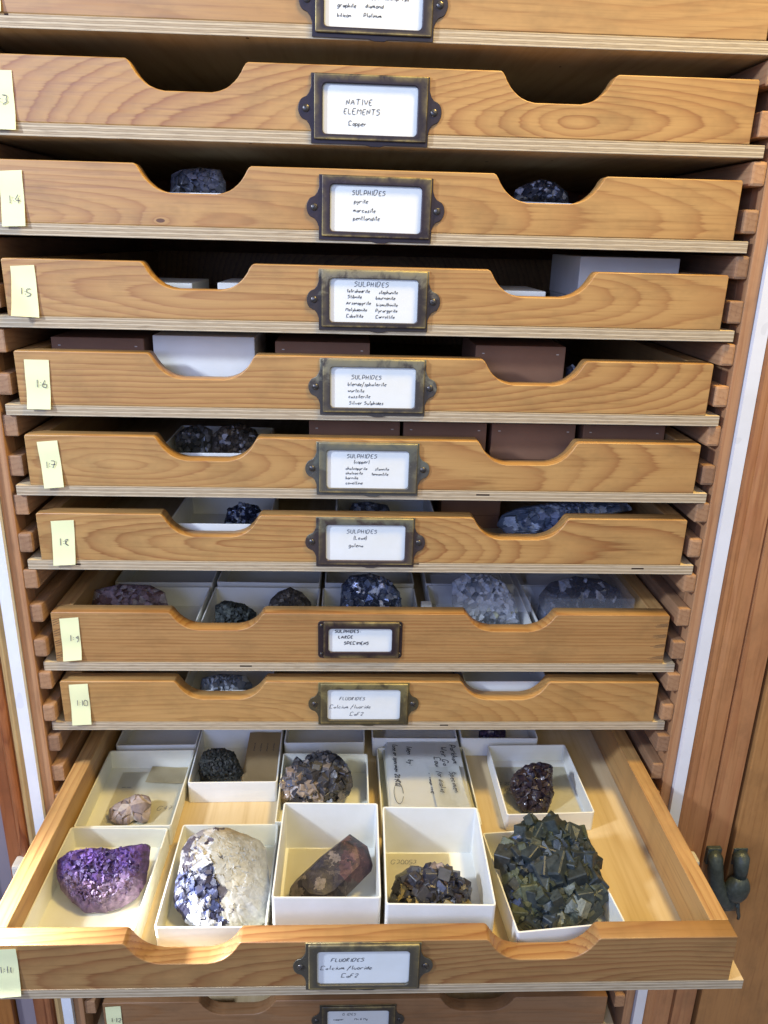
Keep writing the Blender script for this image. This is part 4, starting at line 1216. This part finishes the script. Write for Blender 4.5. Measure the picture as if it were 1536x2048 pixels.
# ---------------------------------------------------------------- papers
def flat_text(lines, pen, mat, parent, z, rot=0.0, origin=(0, 0), name="lettering", seed=1):
    me = text_mesh(lines, pen, 0.0, 0.25, seed)
    me.transform(Matrix(((1, 0, 0, 0), (0, 0, 1, 0), (0, -1, 0, 0), (0, 0, 0, 1))))
    me.transform(Matrix.Translation((origin[0], origin[1], z)) @ Matrix.Rotation(rot, 4, 'Z'))
    return mesh_obj(name, me, mat, parent)


def paper(name, x0, x1, y0, y1, z, lab, mat=M_paper, rz=0.0, t=0.00025, cat="paper", curl=0.0, group=None, rx=0.0):
    bm = bmesh.new()
    n = 8
    w_, d_ = x1 - x0, y1 - y0
    g = []
    for j in range(n + 1):
        row = []
        for i in range(n + 1):
            u, v = i / n - .5, j / n - .5
            row.append(bm.verts.new((u * w_, v * d_, curl * (u * u + v * v * .6) * 2 + 0.0002 * math.sin(u * 9 + v * 7))))
        g.append(row)
    for j in range(n):
        for i in range(n):
            bm.faces.new((g[j][i], g[j][i + 1], g[j + 1][i + 1], g[j + 1][i]))
    bmesh.ops.solidify(bm, geom=bm.faces[:], thickness=-t)
    o = mesh_obj(name, finish(bm, False), mat, None, lab, cat, group)
    o.location = ((x0 + x1) / 2, (y0 + y1) / 2, z)
    o.rotation_euler = (R(rx), 0, R(rz))
    return o


F = FLOOR[11] + 0.0013
o = paper("specimen_label", -0.2210, -0.1590, -0.0560, 0.0290, F + 0.0004, "white paper label under the pale brown double crystal")
flat_text([("G47", 0.0, 0.0, 0.005, .3)], 0.0004, M_pencil, o, 0.0008, 0.1, (0.012, -0.010))
flat_text([("S", 0.0, 0.0, 0.0045), ("70", -0.002, -0.006, 0.0035)], 0.0004, M_ink, o, 0.0008, 0, (0.022, -0.034), seed=2)
flat_text([("specimen", 0.0, 0.0, 0.0016)], 0.00025, M_pencil, o, 0.0008, 0, (-0.026, 0.020), seed=3)
o = paper("folded_label", -0.1960, -0.1620, 0.0118, 0.0342, F + 0.0016, "folded tan paper slip at the back of the double crystal's tray", card_mat("tan_paper", (0.62, 0.53, 0.32), (0.56, 0.46, 0.26)), rz=-3, curl=0.001)
o = paper("specimen_label", -0.0600, -0.0200, -0.1400, -0.0690, F + 0.0004, "plain folded paper label beneath the mottled prism", curl=0.001)
flat_text([("G30", 0.0, 0.0, 0.0028)], 0.0003, M_pencil, o, 0.0010, 0, (-0.017, -0.024))
o = paper("specimen_label", 0.0165, 0.0700, -0.1450, -0.0750, F + 0.0004, "paper label numbered G30053 behind the black crystal cluster", rz=-0.6)
flat_text([("G30053", 0.0, 0.0, 0.0042)], 0.0004, M_pencil, o, 0.0009, 0, (-0.021, 0.023))
o = paper("specimen_label", 0.1130, 0.1620, -0.1560, -0.0800, F + 0.0004, "pale paper label under the dark green crystal cluster", rz=5.5)
o = paper("specimen_label", 0.1250, 0.1930, -0.0420, 0.0350, F + 0.0004, "paper label under the dark brown crystal lump")
flat_text([("G 3C", 0.0, 0.0, 0.0035), ("70", 0.004, -0.008, 0.0035)], 0.0004, M_ink, o, 0.0009, 0, (-0.033, 0.012))
# brown label leaning in the black lump's tray
M_kraft = card_mat("kraft_paper", (0.50, 0.36, 0.18), (0.42, 0.29, 0.13))
o = paper("brown_label", -0.1085, -0.0775, -0.0040, 0.0640, F + 0.0115, "brown card label standing beside the black lump", M_kraft, rz=-1.5, rx=14, t=0.0006)
for q in range(4):
    flat_text([("".join("nmuevs"[(q * 3 + w_) % 6] for w_ in range(7)), 0, 0, 0.0018)], 0.0003, M_ink, o, 0.0012, -math.pi / 2, (0.009 - q * 0.006, 0.020), seed=q)
# small offcut under the lump
paper("paper_scrap", -0.1230, -0.1100, 0.0000, 0.0080, F + 0.0008, "tiny white paper scrap beside the black lump", M_card)
# yellow sticker on the grey cluster's front
o = paper("number_sticker", -0.0520, -0.0420, -0.0500, -0.0450, FLOOR[11] + 0.0225, "small yellow sticker numbered 56 below the grey crystal cluster", M_note, t=0.0003, rx=40)
flat_text([("56", 0, 0, 0.0036)], 0.0005, M_ink, o, 0.0006, 0, (-0.003, -0.0016))
# stack of handwritten cards
GC = "handwritten cards stacked in the middle tray"
zc = F + 0.0128
M_crd = card_mat("index_card", (0.86, 0.87, 0.86), (0.82, 0.82, 0.76), mottle=0.05)
paper("index_card", 0.0215, 0.0960, -0.0500, 0.0660, zc - 0.0030, "lowest handwritten card of the stack, its yellowed edge showing", M_paper, rz=1.5, curl=0.001, group=GC)
paper("index_card", 0.0225, 0.0935, -0.0500, 0.0690, zc, "middle card of the stack, just below the top card", M_crd, rz=0.4, curl=0.001, group=GC)
o = paper("index_card", 0.0243, 0.0935, -0.0500, 0.0740, zc + 0.0028, "top handwritten card of the stack with a circled note", M_crd, rz=0.2, group=GC)
L = [("Parkham H", 0.036, 0.0255), ("Weir Gate", 0.033, 0.0160), ("County", 0.018, 0.0085), ("Fluorite", -0.006, 0.0015), ("Iden   by:", 0.034, -0.0160), ("(see on specimen 20980)", 0.037, -0.0290)]
for q, (s, yy, xx) in enumerate(L):
    flat_text([(s, 0, 0, 0.0056 if q < 4 else (0.0048 if q == 4 else 0.0040), .25)], 0.00080, M_ink, o, 0.0006, -math.pi / 2, (xx, yy), seed=q + 4)
bm = bmesh.new()
cp = [(-0.0272 + 0.0040 * math.cos(t / 20 * 2 * math.pi), -0.0330 + 0.0135 * math.sin(t / 20 * 2 * math.pi), 0.0008) for t in range(20)]
tube_mesh(bm, cp, [0.0002] * len(cp), 6)
mesh_obj("circle_mark", finish(bm), M_ink, o)
o = paper("small_note", 0.0620, 0.0900, -0.0450, 0.0130, zc + 0.0042, "small white note reading Specimen for display on the card stack", M_card, rz=3, curl=0.0025)
flat_text([("Specimen", 0, 0, 0.0050, .2)], 0.00075, M_ink, o, 0.0022, -math.pi / 2, (0.004, 0.020), seed=21)
flat_text([("for display", 0, 0, 0.0042, .2)], 0.00075, M_ink, o, 0.0022, -math.pi / 2, (-0.007, 0.021), seed=22)
